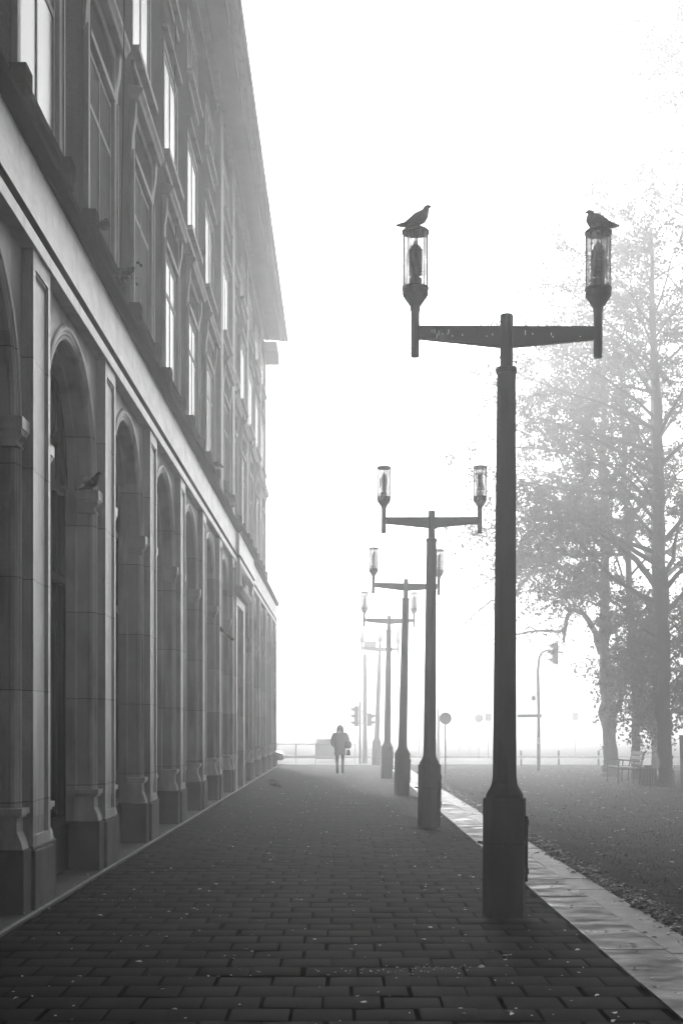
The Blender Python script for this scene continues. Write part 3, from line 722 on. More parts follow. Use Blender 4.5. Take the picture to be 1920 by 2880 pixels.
# ------------------------------------------------------------------ person with bags
def person():
    root = empty('person', (-.06, 49.8, 0), 'person in a thick grey coat, hat and dark leggings walking away down the foggy pavement', 'person')
    V = {}; verts = []; edges = []; rad = []
    def v(n, p, r, par=None):
        V[n] = len(verts); verts.append(p); rad.append(r)
        if par: edges.append((V[par], V[n]))
    v('pel', (0, 0, .90), (.135, .11)); v('waist', (0, 0, 1.06), (.125, .10), 'pel'); v('chest', (0, .01, 1.24), (.155, .115), 'waist'); v('sh', (0, .015, 1.36), (.12, .09), 'chest')
    v('neck', (0, .02, 1.44), (.055, .055), 'sh'); v('head0', (0, .03, 1.50), (.075, .08), 'neck'); v('head1', (0, .035, 1.57), (.085, .095), 'head0'); v('head2', (0, .03, 1.63), (.055, .06), 'head1')
    for s in (-1, 1):
        q = 'L' if s < 0 else 'R'
        v('sho'+q, (s*.16, .01, 1.35), (.062, .062), 'sh'); v('elb'+q, (s*.245, -.03, 1.10), (.048, .048), 'sho'+q); v('wri'+q, (s*.185, .09, .98), (.032, .036), 'elb'+q); v('han'+q, (s*.16, .13, .955), (.03, .04), 'wri'+q)
        v('hip'+q, (s*.09, 0, .84), (.095, .095), 'pel')
    # left leg trailing with lifted heel, right leg carrying
    v('kneL', (-.105, .03, .48), (.056, .060), 'hipL'); v('ankL', (-.10, -.16, .14), (.036, .04), 'kneL'); v('toeL', (-.10, -.09, .03), (.035, .03), 'ankL'); v('toL2', (-.10, .0, .03), (.025, .022), 'toeL')
    v('kneR', (.095, .06, .48), (.056, .060), 'hipR'); v('ankR', (.09, .05, .09), (.038, .04), 'kneR'); v('toeR', (.09, .15, .04), (.036, .03), 'ankR'); v('toR2', (.092, .22, .03), (.026, .02), 'toeR')
    me = bpy.data.meshes.new('body'); me.from_pydata(verts, edges, []); me.materials.append(M['dark'])
    o = bpy.data.objects.new('body', me); COL.objects.link(o); o.parent = root
    md = o.modifiers.new('skin', 'SKIN'); o.modifiers.new('sub', 'SUBSURF').levels = 2; o.modifiers['sub'].render_levels = 2
    for i, r in enumerate(rad): me.skin_vertices[0].data[i].radius = r
    me.skin_vertices[0].data[0].use_root = True
    # coat: lofted shell with sleeves
    m = MB(); up = (0, 1, 0)
    m.loft([((0, .02, 1.47), .085, .085, (0, 0, -1), up), ((0, .015, 1.43), .15, .11, (0, 0, -1), up), ((0, .01, 1.38), .205, .135, (0, 0, -1), up), ((0, 0, 1.25), .215, .155, (0, 0, -1), up), ((0, 0, 1.08), .20, .15, (0, 0, -1), up),
            ((0, 0, .95), .205, .16, (0, 0, -1), up), ((.0, 0, .80), .20, .165, (0, 0, -1), up), ((.0, -.01, .66), .205, .17, (0, 0, -1), up), ((0, -.01, .645), .19, .155, (0, 0, -1), up)])
    coat = m.build('coat', M['coat'], root, smooth=True)
    for s in (-1, 1):
        m = MB(); pts = [((s*.15, .01, 1.40), .07), ((s*.20, 0, 1.34), .085), ((s*.245, -.02, 1.22), .08), ((s*.268, -.035, 1.09), .073), ((s*.25, .02, 1.02), .065), ((s*.20, .09, .97), .058), ((s*.17, .12, .955), .05)]
        rg = []
        for i, (c, r) in enumerate(pts):
            a = Vector(pts[max(i-1, 0)][0]); b = Vector(pts[min(i+1, len(pts)-1)][0]); rg.append((c, r, r, b-a, (0, 1, .1)))
        m.loft(rg); fixn(m.build('sleeve', M['coat'], coat, smooth=True))
    fixn(coat)
    m = MB(); m.lathe([(.03, 1.40), (.10, 1.42), (.125, 1.47), (.122, 1.54), (.11, 1.59), (.08, 1.62), (.02, 1.635)], 0, .015, 16, sy=.95); fixn(m.build('hair', M['hair'], root, smooth=True))
    m = MB(); m.lathe([(.112, 1.575), (.118, 1.60), (.10, 1.65), (.06, 1.682), (.03, 1.70), (.005, 1.71)], 0, .03, 16); fixn(m.build('hat', M['hat'], root, smooth=True))
    m = MB(); m.lathe([(.09, 1.40), (.135, 1.415), (.14, 1.45), (.11, 1.475), (.08, 1.47)], 0, .01, 16); fixn(m.build('scarf', M['hat'], root, smooth=True))
    for s, (x, yy, zz) in ((-1, (-.10, -.155, .19)), (1, (.09, .05, .17))):
        m = MB()
        if s < 0: rg = [((-.10, -.05, .36), .052, .052, (0, -.35, -1), up), ((-.10, -.14, .2), .046, .05, (0, -.3, -1), up), ((-.10, -.17, .12), .046, .055, (0, .2, -1), up), ((-.10, -.12, .06), .042, .05, (0, 1, -.7), (0, .7, 1)), ((-.10, -.02, .035), .042, .032, (0, 1, 0), (0, 0, 1)), ((-.10, .03, .03), .025, .022, (0, 1, 0), (0, 0, 1))]
        else: rg = [((.093, .055, .33), .052, .052, (0, 0, -1), up), ((.09, .05, .18), .046, .05, (0, 0, -1), up), ((.09, .04, .08), .046, .058, (0, .3, -1), up), ((.09, .09, .045), .044, .044, (0, 1, -.3), (0, .3, 1)), ((.092, .17, .035), .042, .034, (0, 1, 0), (0, 0, 1)), ((.094, .235, .028), .026, .022, (0, 1, 0), (0, 0, 1))]
        m.loft(rg); fixn(m.build('boot', M['hair'], root, smooth=True))
    # bags
    b = empty('shoulder_bag', (.20, 49.78, 1.02), 'dark rounded bag slung at the right hip of the walking person', 'bag')
    m = MB(); m.loft([((0, 0, -.14), .06, .02, (0, 0, 1), up), ((.0, 0, -.11), .115, .05, (0, 0, 1), up), ((.01, 0, 0), .125, .06, (0, 0, 1), up), ((.0, 0, .1), .10, .045, (0, 0, 1), up), ((0, 0, .13), .05, .02, (0, 0, 1), up)]); fixn(m.build('bag_body', M['dark'], b, smooth=True)).location = (.01, -.1, 0)
    m = MB(); m.tube([(.02, -.1, .1), (-.0, -.12, .25), (-.07, -.08, .38), (-.10, .02, .41), (-.09, .10, .36)], .012, 6); m.build('strap', M['dark'], b)
    b = empty('tote_bag', (.225, 49.72, .64), 'small tote bag hanging below the shoulder bag of the walking person', 'bag')
    m = MB(); m.prism([(-.07, 0), (.08, 0), (.05, .2), (-.045, .2)], 'y', -.03, .03); m.build('bag_body', M['dark'], b, bevel=.01)
    m = MB(); m.tube([(-.03, 0, .19), (-.03, .02, .30), (.03, .02, .30), (.03, 0, .19)], .007, 5); m.build('handle', M['dark'], b)
person()

# ------------------------------------------------------------------ trees
def tree(name, label, trunk, nb, t0, reach, droop, leafn, seed, limbs=(), leaf_s=.05, twigs=5, subs=6, side=None, nsides=12, baretwig=False):
    """trunk: [(x,y,z,r)], limbs: explicit polylines of (x,y,z,r)"""
    rng = random.Random(seed); B = Vector(trunk[0][:3]); root = empty(name, B, label, 'tree')
    tm = MB(); lm = MB(); st = random.getstate(); random.seed(seed)
    # resample the trunk
    tp = [Vector(t[:3])-B for t in trunk]; tr = [t[3] for t in trunk]
    def samp(P_, R_, n):
        out = []; ro = []
        for i in range(len(P_)-1):
            for k in range(n):
                f = k/n; out.append(P_[i].lerp(P_[i+1], f)+Vector((rng.gauss(0, .012), rng.gauss(0, .012), 0))*(1 if (i or k) else 0)); ro.append((R_[i]*(1-f)+R_[i+1]*f)*(1+rng.uniform(-.06, .06)))
        out.append(P_[-1]); ro.append(R_[-1]); return out, ro
    a, b = samp(tp, tr, 4); tm.tube(a, b, nsides, wob=.05)
    def leaves(c, n, spread):
        for _ in range(n):
            leafquad(lm, c+Vector((rng.gauss(0, spread), rng.gauss(0, spread), rng.gauss(0, spread*.8))), leaf_s*rng.uniform(.7, 1.3), rng)
    def twig(p, d, l, r, lf):
        pts = [p]; q = p.copy(); dd = d.copy()
        for i in range(3):
            dd = (dd+Vector((rng.gauss(0, .28), rng.gauss(0, .28), rng.gauss(0, .2)-droop*.25))).normalized(); q = q+dd*(l/3); pts.append(q)
            if lf: leaves(q, lf+1, .08)
        tm.tube(pts, [r*1.5, r*1.1, r*.8, r*.4], 3, cap=False)
        return pts
    def branch(p, d, l, r, lf, n=7, lev=0):
        pts = [p]; q = p.copy(); dd = d.copy(); rr = [r]
        for i in range(n):
            dd = (dd+Vector((rng.gauss(0, .13), rng.gauss(0, .13), rng.gauss(0, .08)-droop*.10*(i/n+.3)))).normalized(); q = q+dd*(l/n); pts.append(q); rr.append(r*(1-.85*(i+1)/n))
        tm.tube(pts, rr, 6 if r > .03 else 4, cap=False)
        for s_ in range(subs):
            f = .25+.75*(s_+rng.random())/subs; i = min(int(f*n), n-1); pp = pts[i].lerp(pts[i+1], f*n-i)
            t = (pts[i+1]-pts[i]).normalized(); sd = t.cross(Vector((0, 0, 1))).normalized()*(1 if s_ % 2 else -1)
            d2 = (t*.7+sd*rng.uniform(.4, .9)+Vector((0, 0, rng.uniform(-.3, .35)))).normalized(); l2 = l*rng.uniform(.18, .38)*(1.1-f*.5)
            if lev == 0 and l2 > .5:
                p3 = [pp]; q = pp.copy(); d3 = d2.copy()
                for k in range(4):
                    d3 = (d3+Vector((rng.gauss(0, .2), rng.gauss(0, .2), rng.gauss(0, .12)-droop*.12))).normalized(); q = q+d3*(l2/4); p3.append(q)
                tm.tube(p3, [rr[i]*.5+.004, rr[i]*.35+.003, rr[i]*.25+.003, .006, .003], 4, cap=False)
                for k in range(twigs):
                    g_ = rng.uniform(.2, 1)*3.99; ii = min(int(g_), 3); twig(p3[ii].lerp(p3[ii+1], g_-ii), (d3+Vector((rng.gauss(0, .7), rng.gauss(0, .7), rng.gauss(0, .5)))).normalized(), rng.uniform(.3, .7), .005, lf)
            else: twig(pp, d2, max(.35, l2), .006, lf)
        return pts
    H0 = tp[0].z; H1 = tp[-1].z
    for k in range(nb):
        t = t0+(1-t0)*((k+rng.random()*.8)/nb); z = t*H1
        i = max(j for j in range(len(tp)-1) if tp[j].z <= z+1e-6); f = min(1, (z-tp[i].z)/max(1e-6, tp[i+1].z-tp[i].z)); pp = tp[i].lerp(tp[i+1], f); r = tr[i]*(1-f)+tr[i+1]*f
        az = k*2.399+rng.gauss(0, .3)
        if side is not None and rng.random() < side[1]: az = side[0]+rng.gauss(0, .7)
        el = rng.uniform(.1, .75)+.5*t
        u = (t-t0)/(1-t0); l = reach*(.55+.75*math.sin(min(1, u*1.05+.12)*math.pi)**.8*.7)*rng.uniform(.75, 1.15)
        branch(pp, Vector((math.cos(az)*math.cos(el), math.sin(az)*math.cos(el), math.sin(el))), l, max(.025, r*.42), leafn)
    for lb in limbs:
        pts = [Vector(p[:3])-B for p in lb['p']]; rr = [p[3] for p in lb['p']]; a, b = samp(pts, rr, 3); tm.tube(a, b, 8, wob=.05)
        for k in range(lb.get('tw', 20)):
            g_ = rng.uniform(lb.get('t0', .3), 1)*(len(a)-1.01); ii = int(g_); pp = a[ii].lerp(a[ii+1], g_-ii); t = (a[ii+1]-a[ii]).normalized()
            d = (t*.5+Vector((rng.gauss(0, .6), rng.gauss(0, .4), rng.gauss(lb.get('up', 0), .5)))).normalized(); ln = rng.uniform(.6, 1.5)
            ps = twig(pp, d, ln, .009 if lb.get('lf', 0) else .014, lb.get('lf', 0))
            for q in range(3): twig(ps[1+q % 2], (d+Vector((rng.gauss(0, .6), rng.gauss(0, .4), rng.gauss(0, .5)))).normalized(), ln*.6, .005 if lb.get('lf', 0) else .009, lb.get('lf', 0))
    random.setstate(st)
    o = tm.build('trunk', M['bark'], root, smooth=True)
    if lm.v: lm.build('crown', M['leaf'], root)
    return root
def PT(px, py, Y, r): return P(px, py, Y)+(r,)
# tree C: the dark one at the right
YC = 38.1
tree('linden_tree', 'darkest tree trunk at the right with dense leafy shoots, beside the grey post',
     [(8.68, YC, -.02, .27), (8.67, YC, .25, .215), (8.66, YC, .8, .19), PT(1868, 2040, YC, .19), PT(1860, 1985, YC, .215), PT(1866, 1900, YC, .185), PT(1862, 1760, YC, .165), PT(1858, 1640, YC, .20), PT(1852, 1580, YC, .17), PT(1852, 1400, YC, .15), PT(1848, 1150, YC, .12), PT(1835, 900, YC, .08), PT(1830, 640, YC, .035)],
     34, .30, 4.7, .5, 4, 11, leaf_s=.054, subs=7, twigs=6, side=(math.pi, .45),
     limbs=[dict(p=[PT(1842, 1645, YC, .10), PT(1790, 1575, YC, .085), PT(1740, 1535, YC-.3, .07), PT(1660, 1480, YC-.6, .045), PT(1600, 1450, YC-.9, .03), PT(1520, 1470, YC-1.2, .02), PT(1470, 1510, YC-1.3, .01)], tw=40, lf=5, up=.1),
            dict(p=[PT(1870, 1520, YC, .08), PT(1910, 1470, YC, .06), PT(1960, 1430, YC, .03)], tw=14, lf=5)]
     + [dict(p=[PT(1862, yy, YC, .04), PT(1862+dx, yy-30, YC+.45+abs(dy), .03), PT(1862+2*dx, yy+10, YC+.5+2*abs(dy), .012)], tw=13, lf=6, t0=.25, up=-.2) for yy, dx, dy in ((1990, -22, -.2), (1930, -45, .3), (1880, 30, -.2), (1840, -40, -.3), (1800, -55, .3), (1790, 32, .3), (1740, -45, .2), (1730, 40, -.3), (1950, 28, .3), (1690, -30, .3))])
# tree B: slim one behind the bench
YB_ = 43.2
tree('linden_tree', 'slim leaning tree trunk behind the bench, its leaves hanging low',
     [(8.93, YB_, -.02, .17), (8.92, YB_, .3, .13), PT(1788, 2090, YB_, .125), PT(1787, 2000, YB_, .12), PT(1786, 1900, YB_, .12), PT(1778, 1800, YB_, .11), PT(1768, 1700, YB_, .10), PT(1764, 1500, YB_, .09), PT(1755, 1300, YB_, .07), PT(1745, 1050, YB_, .03)],
     26, .36, 4.4, .5, 5, 23, leaf_s=.054, subs=7, side=(math.pi*1.05, .5),
     limbs=[dict(p=[PT(1775, 1745, YB_, .06), PT(1740, 1700, YB_, .05), PT(1690, 1680, YB_, .03), PT(1640, 1655, YB_, .015)], tw=16, lf=6, up=.2), dict(p=[PT(1764, 1480, YB_, .07), PT(1680, 1440, YB_, .055), PT(1590, 1460, YB_-.5, .04), PT(1510, 1530, YB_-.8, .02), PT(1470, 1590, YB_-.9, .01)], tw=40, lf=5, up=0), dict(p=[PT(1762, 1560, YB_, .06), PT(1690, 1560, YB_, .05), PT(1620, 1600, YB_-.5, .03), PT(1550, 1650, YB_-.8, .012)], tw=30, lf=5, up=0)]
     + [dict(p=[PT(1780, yy, YB_, .03), PT(1780+dx, yy-25, YB_+.4+abs(dy), .02), PT(1780+2*dx, yy+10, YB_+.5+2*abs(dy), .01)], tw=12, lf=6, t0=.2, up=-.2) for yy, dx, dy in ((1980, 22, -.2), (1930, -20, .3), (1880, -28, -.2), (1860, 30, -.3), (1800, 28, .3), (1760, 25, .3), (2010, 30, .2))])
# tree A: stout pollarded trunk with the hooked bare limb
YT = 46.0
tree('old_linden_tree', 'stout pale trunk with a low fork and a hooked bare limb arching left',
     [(8.70, YT, -.03, .36), (8.70, YT, .2, .28), (8.70, YT, .6, .235), PT(1712, 2050, YT, .225), PT(1708, 2008, YT, .29), PT(1706, 1960, YT, .20), PT(1704, 1930, YT, .21), PT(1702, 1890, YT, .185), PT(1697, 1800, YT, .18), PT(1703, 1775, YT, .22), PT(1700, 1720, YT, .16), PT(1700, 1600, YT, .15), PT(1698, 1450, YT, .13), PT(1695, 1250, YT, .10), PT(1700, 1000, YT, .05)],
     24, .45, 4.6, .4, 4, 37, leaf_s=.054, subs=7, side=(math.pi*.95, .4),
     limbs=[dict(p=[PT(1690, 1840, YT, .11), PT(1672, 1780, YT, .10), PT(1655, 1745, YT, .09), PT(1636, 1722, YT, .08), PT(1607, 1716, YT, .075), PT(1594, 1740, YT, .07), PT(1588, 1770, YT, .065), PT(1585, 1803, YT, .03)], tw=16, lf=0, t0=.2, up=.3),
            dict(p=[PT(1588, 1765, YT, .05), PT(1572, 1777, YT, .045), PT(1520, 1774, YT, .035), PT(1480, 1778, YT, .025), PT(1450, 1785, YT, .015)], tw=20, lf=0, t0=.1),
            dict(p=[PT(1722, 2015, YT, .12), PT(1740, 1985, YT, .10), PT(1752, 1940, YT, .08), PT(1756, 1880, YT, .06), PT(1735, 1800, YT, .045), PT(1726, 1740, YT, .03)], tw=16, lf=1, t0=.3),
            dict(p=[PT(1698, 1480, YT, .09), PT(1620, 1500, YT, .08), PT(1540, 1540, YT, .07), PT(1500, 1600, YT, .055), PT(1440, 1680, YT+.4, .04), PT(1380, 1690, YT+.5, .028), PT(1310, 1750, YT+.6, .012)], tw=34, lf=0, t0=.35, up=-.1),
            dict(p=[PT(1690, 1560, YT, .07), PT(1560, 1560, YT+1, .05), PT(1440, 1600, YT+1.2, .035), PT(1330, 1655, YT+1.4, .012)], tw=24, lf=0, t0=.4),
            dict(p=[PT(1690, 1420, YT, .07), PT(1540, 1430, YT-1, .05), PT(1440, 1480, YT-1.2, .035), PT(1290, 1500, YT-1.4, .012)], tw=26, lf=1, t0=.35)])
# trees whose trunks stand outside the frame or far back
tree('tall_tree', 'tallest tree, only its high branches reaching in at the top right corner',
     [(12.6, 44, -.05, .3), (12.6, 44, 3, .24), (12.5, 44, 8, .2), (12.4, 44, 14, .15), (12.2, 44, 19, .1), (12.1, 44, 24.2, .04)], 26, .45, 5.2, .5, 3, 53, leaf_s=.06, subs=6, side=(math.pi, .6))
tree('broad_tree', 'pale broad tree behind the dark trunks, fading into the fog',
     [(11.6, 52, -.05, .3), (11.6, 52, 3, .24), (11.5, 52, 8, .2), (11.4, 52, 13, .12), (11.3, 52, 18.5, .04)], 26, .28, 5.4, .5, 3, 59, leaf_s=.07, subs=6, side=(math.pi, .45))

# ------------------------------------------------------------------ park furniture
def bench():
    root = empty('park_bench', (8.05, 39.9, .03), 'slatted wooden park bench seen end on beside the slim tree', 'bench', rz=R(0))
    # local: faces -x, length along +y (away)
    for yy in (0, 1.6):
        m = MB()
        m.tube([(-.30, yy, 0), (-.30, yy, .44), (-.27, yy, .66), (-.1, yy, .67), (.30, yy, .62)], .018, 6)
        m.tube([(.12, yy, 0), (.13, yy, .40), (.15, yy, .62)], .018, 6)
        m.tube([(.30, yy, 0), (.32, yy, .42), (.42, yy, .88)], .02, 6); m.tube([(-.30, yy, .42), (.32, yy, .40)], .018, 6)
        m.build('bench_frame', M['iron'], root)
    for i in range(4): m = MB(); m.box(-.30+i*.15, -.18+i*.15, -.08, 1.68, .44-.005*i, .475-.005*i); m.build('seat_slat', M['wood'], root, bevel=.004)
    for i in range(3):
        z = .54+i*.13; x = .33+i*.035; m = MB(); m.prism([(x, z), (x+.03, z-.01), (x+.055, z+.09), (x+.025, z+.10)], 'y', -.08, 1.68); m.build('back_slat', M['wood'], root, bevel=.004)
bench()
def bin_():
    root = empty('litter_bin', (8.32, 38.6, .02), 'round barrel-shaped litter bin between the bench and the dark tree', 'bin')
    m = MB(); m.lathe([(.16, 0), (.175, .01), (.20, .15), (.205, .3), (.195, .45), (.185, .50), (.16, .505)], 0, 0, 24); m.build('bin_body', M['plinth'], root, smooth=False)
    for k in range(16):
        a = 2*math.pi*k/16; m = MB(); m.tube([(.178*math.cos(a), .178*math.sin(a), .02), (.208*math.cos(a), .208*math.sin(a), .2), (.21*math.cos(a), .21*math.sin(a), .32), (.193*math.cos(a), .193*math.sin(a), .48)], .016, 5)
        m.build('stave', M['wood'] if 0 else M['bark'], root)
    m = MB(); m.lathe([(.19, .50), (.195, .515), (.19, .53), (.15, .53)], 0, 0, 24); m.build('rim', M['steel'], root)
    m = MB(); rng = random.Random(4)
    for i in range(8): m.lathe([(.02, .52), (.045, .54), (.03, .565)], rng.uniform(-.1, .1), rng.uniform(-.1, .1), 6)
    m.build('litter', M['dark'], root)
bin_()
root = empty('cabinet_post', (9.25, 38.2, 0), 'tall square grey post cut off by the right edge, beside the darkest tree', 'post')
m = MB(); m.prism([(-.12, 0), (.16, 0), (.13, 1.38), (-.16, 1.38)], 'y', -.14, .14); m.build('post_body', M['concrete'], root, bevel=.01)
m = MB(); m.box(-.17, .14, -.15, .15, 1.381, 1.41); m.build('cap', M['concrete'], root, bevel=.005)
m = MB(); m.box(-.09, .10, -.147, -.141, .5, 1.2); m.build('access_panel', M['steel'], root, bevel=.002)

# right-hand mast with hanging signal
def signal_head(parent, c, n=3, face=-1, h=.26, wd=.24, name='signal_head'):
    """face -1: lenses look to -x"""
    x, yy, z = c; m = MB()
    m.box(x-.09, x+.09, yy-wd/2, yy+wd/2, z-n*h/2, z+n*h/2); hd = m.build(name, M['iron'], parent, bevel=.01)
    for i in range(n):
        zz = z+(i-(n-1)/2)*h; m = MB()
        pts = [(x+face*.09, yy+.095*math.cos(a), zz+.095*math.sin(a)) for a in [math.pi*k/8-.3 for k in range(-0, 11)]]
        vs = []; 
        for k, p in enumerate(pts): vs += [p, (p[0]+face*(.17 if 2 <= k <= 8 else .07), p[1], p[2]-.03)]
        m.add(vs, [(2*k, 2*k+1, 2*k+3, 2*k+2) for k in range(len(pts)-1)])
        o = m.build('visor', M['iron'], hd); s = o.modifiers.new('s', 'SOLIDIFY'); s.thickness = .006
        m = MB(); m.tube([(x+face*.088, yy, zz), (x+face*.105, yy, zz)], .085, 16); m.build('lens', M['darkglass'], hd)
    return hd
Y7 = 52.7
root = empty('signal_mast', (7.29, Y7, 0), 'curved mast with a traffic light hanging from its arm and a street sign', 'traffic light')
def Q(px, py): p = P(px, py, Y7); return (p[0]-7.29, 0, p[2])
m = MB(); m.tube([(0, 0, -.02), (0, 0, 2.2), Q(1513, 1930), Q(1512, 1890), Q(1516, 1850), Q(1524, 1835), Q(1540, 1829), Q(1583, 1836)], [.065, .062, .06, .055, .048, .045, .042, .035], 12); m.build('mast', M['steel'], root, smooth=True)
hc = Q(1560, 1838); hd = signal_head(root, (hc[0], 0, hc[2]), face=-1)
m = MB(); m.box(hc[0]+.095, hc[0]+.10, -.22, .22, hc[2]-.45, hc[2]+.45); bp = m.build('backplate', M['pale'], hd)
m = MB(); q = Q(1500, 1962); m.tube([(0, 0, q[2]+.12), (q[0], 0, q[2]+.12), (q[0], 0, q[2]+.05)], .02, 6); m.lathe([(.03, q[2]-.13), (.08, q[2]-.1), (.09, q[2]), (.05, q[2]+.07)], q[0], 0, 12); m.build('camera_dome', M['steel'], root, smooth=True)
m = MB(); a, b = Q(1453, 2019), Q(1523, 2009); m.box(a[0], b[0], -.075, -.065, a[2], b[2]); m.build('name_sign', M['signback'], root)
m = MB(); m.lathe([(.068, 1.0), (.068, 1.25)], 0, 0, 12); m.build('reflective_band', M['pale'], root)
# round sign
def sign_post(px, Y, zc, r, label, shape='round', cat='road sign'):
    x = (px-961)/4000*Y; root = empty('road_sign', (x, Y, 0), label, cat)
    m = MB(); m.tube([(0, 0, -.02), (0, 0, zc+r*.8)], .024, 8); m.build('post', M['steel'], root)
    m = MB()
    if shape == 'round': m.tube([(0, -.03, zc), (0, -.042, zc)], r, 28)
    elif shape == 'box': m.box(-r, r, -.04, -.028, zc-r*1.2, zc+r*1.2)
    else: m.prism([(r*math.cos(a), zc+r*math.sin(a)) for a in [math.pi/8+math.pi/4*k for k in range(8)]], 'y', -.042, -.03)
    m.build('sign_plate', M['signback'], root)
sign_post(1252, 47.3, 1.915, .205, 'round grey road sign on a thin post just right of the second lamp')
sign_post(1346, 75, 2.1, .24, 'faint eight-sided sign on a post left of the nearest lamp pole', 'oct')
sign_post(1373, 74, 2.15, .17, 'faint square sign almost hidden by the nearest lamp pole', 'box')
sign_post(1617, 88, 2.3, .2, 'faintest square sign far away left of the stout tree', 'box')
x = (1232-961)/4000*68; root = empty('utility_pole', (x, 68, 0), 'faint straight pole standing behind the round road sign', 'pole')
m = MB(); m.lathe([(.08, 0), (.06, 2.4), (.02, 2.42)], 0, 0, 10); m.build('pole_shaft', M['steel'], root); m = MB(); m.lathe([(.05, 2.42), (.09, 2.45), (.03, 2.52)], 0, 0, 10); m.build('cap', M['steel'], root)
# bollards
bl = ['black and white bollard left of the signal mast', 'bollard right of the signal mast', 'bollard just left of the stout tree trunk']
b0 = None
for i, (px, lb) in enumerate(zip((1465, 1570.6, 1682.6), bl)):
    X = (px-961)/4000*59.5
    if b0 is None:
        b0 = empty('bollard', (X, 59.5, 0), lb, 'bollard', 'bollards along the cross street')
        m = MB(); m.lathe([(.045, -.02), (.045, .62), (.03, .65)], 0, 0, 12); m.build('post', M['iron'], b0)
        m = MB(); m.lathe([(.048, .28), (.048, .45)], 0, 0, 12); m.build('reflective_band', M['pale'], b0)
    else: o = copy_tree(b0); o['label'] = lb; o.location = (X, 59.5, 0)
# left cluster: trolley pole, signals, railing, panel, car
Yq = 64
root = empty('catenary_pole', ((1026-961)/4000*Yq, Yq, 0), 'faint tall pole with a square plate on top, left of the farthest lamp', 'pole')
m = MB(); m.lathe([(.11, 0), (.10, 1), (.085, 4.9), (.03, 4.95)], 0, 0, 12); m.build('pole_shaft', M['steel'], root)
m = MB(); m.box(-.05, .5, -.05, -.03, 5.05, 5.5); m.tube([(0, -.04, 4.8), (.02, -.04, 5.3)], .03, 6); m.build('plate', M['signback'], root)
root = empty('traffic_signal', ((1012-961)/4000*62.8, 62.8, 0), 'faint traffic light cluster on a thin post beside the catenary pole', 'traffic light')
m = MB(); m.tube([(0, 0, 0), (0, 0, 2.75)], .05, 10); m.build('post', M['steel'], root)
signal_head(root, (-.16, 0, 2.1), face=-1, h=.3, wd=.28); signal_head(root, (.42, .05, 1.95), n=2, face=1, h=.28, wd=.45)
m = MB(); m.tube([(-.1, 0, 2.4), (.4, .05, 2.2)], .02, 6); m.tube([(-.1, 0, 1.8), (.4, .05, 1.75)], .02, 6); m.build('bracket', M['steel'], root)
root = empty('railing', (-2.6, 65, 0), 'pale two-bar pedestrian railing across the end of the pavement', 'railing')
for z in (.85, .25): m = MB(); m.tube([(-.5, 0, z), (3.25, 0, z)], .02, 6); m.build('rail', M['pale'], root)
for x in (-.4, .5, 1.4, 2.3, 3.2): m = MB(); m.tube([(x, 0, -.02), (x, 0, .85)], .022, 6); m.build('post', M['pale'], root)
x = (928-961)/4000*70; root = empty('control_box', (x-.2, 70, 0), 'pale boxy roadside cabinet behind the walking person', 'cabinet')
m = MB(); m.box(-.5, .55, -.2, .2, .05, 1.0); m.build('cabinet_body', M['pale'], root, bevel=.02); m = MB(); m.box(-.53, .58, -.23, .23, 1.001, 1.04); m.build('lid', M['steel'], root, bevel=.01); m = MB(); m.box(.0, .5, -.215, -.202, .15, .9); m.build('door', M['pale'], root, bevel=.005)
def car():
    root = empty('parked_car', (-3.55, 63.6, -.03), 'low dark car nosing out past the building corner with a bright windscreen', 'car', rz=0)
    # local: nose to +x, length along x
    m = MB(); w_ = .8
    prof = [(-3.2, .25), (-3.15, .75), (-2.6, .85), (-.95, .80), (-.2, .72), (.75, .55), (.95, .45), (1.0, .25), (.9, .18), (-3.1, .18)]
    m.prism(prof, 'y', -w_, w_); b = m.build('body', M['paint'], root, bevel=.06); fixn(b)
    m = MB(); m.prism([(-2.7, .84), (-2.2, 1.28), (-1.3, 1.32), (-.45, .78)], 'y', -.68, .68); fixn(m.build('cabin', M['glass'], root, bevel=.05))
    m = MB(); m.prism([(-2.15, 1.29), (-1.3, 1.33), (-1.3, 1.36), (-2.15, 1.32)], 'y', -.6, .6); fixn(m.build('roof', M['paint'], root, bevel=.01))
    for x in (-2.4, .2):
        for s in (-1, 1):
            m = MB(); m.tube([(x, s*.68, .30), (x, s*.83, .30)], .30, 20); wv = m.build('wheel', M['rubber'], root); m = MB(); m.tube([(x, s*.825, .30), (x, s*.84, .30)], .17, 14); m.build('rim', M['steel'], wv)
    for s in (-1, 1):
        m = MB(); m.lathe([(.02, .47), (.09, .50), (.10, .55), (.03, .6)], .72, s*.6, 12, sx=1.6); m.build('headlight', M['headlight'], root, smooth=True)
def emis(name, v):
    m = bpy.data.materials.new(name); m.use_nodes = True; b = m.node_tree.nodes['Principled BSDF']; b.inputs['Emission Color'].default_value = (1, 1, 1, 1); b.inputs['Emission Strength'].default_value = v; return m
M['headlight'] = emis('headlight', 9)
car()
# distant street lights seen as small bright points
for (px, py, Yl, lb) in ((1178, 2039, 85, 'tiny lit lamp low in the fog between the second and third street lamps'), (1293, 1978, 95, 'lower of two tiny lit lamps in the fog left of the nearest pole'), (1320, 1965, 98, 'higher of two tiny lit lamps in the fog left of the nearest pole')):
    p = P(px, py, Yl); root = empty('distant_lamp', (p[0], p[1], 0), lb, 'lamp', 'tiny lit lamps far in the fog')
    m = MB(); m.tube([(0, .1, 0), (0, .1, p[2])], .04, 6); m.build('post', M['steel'], root)
    m = MB(); m.lathe([(.02, p[2]-.09), (.09, p[2]-.05), (.1, p[2]+.03), (.02, p[2]+.09)], 0, 0, 10); m.build('bulb', emis('lit_lamp', 18), root)
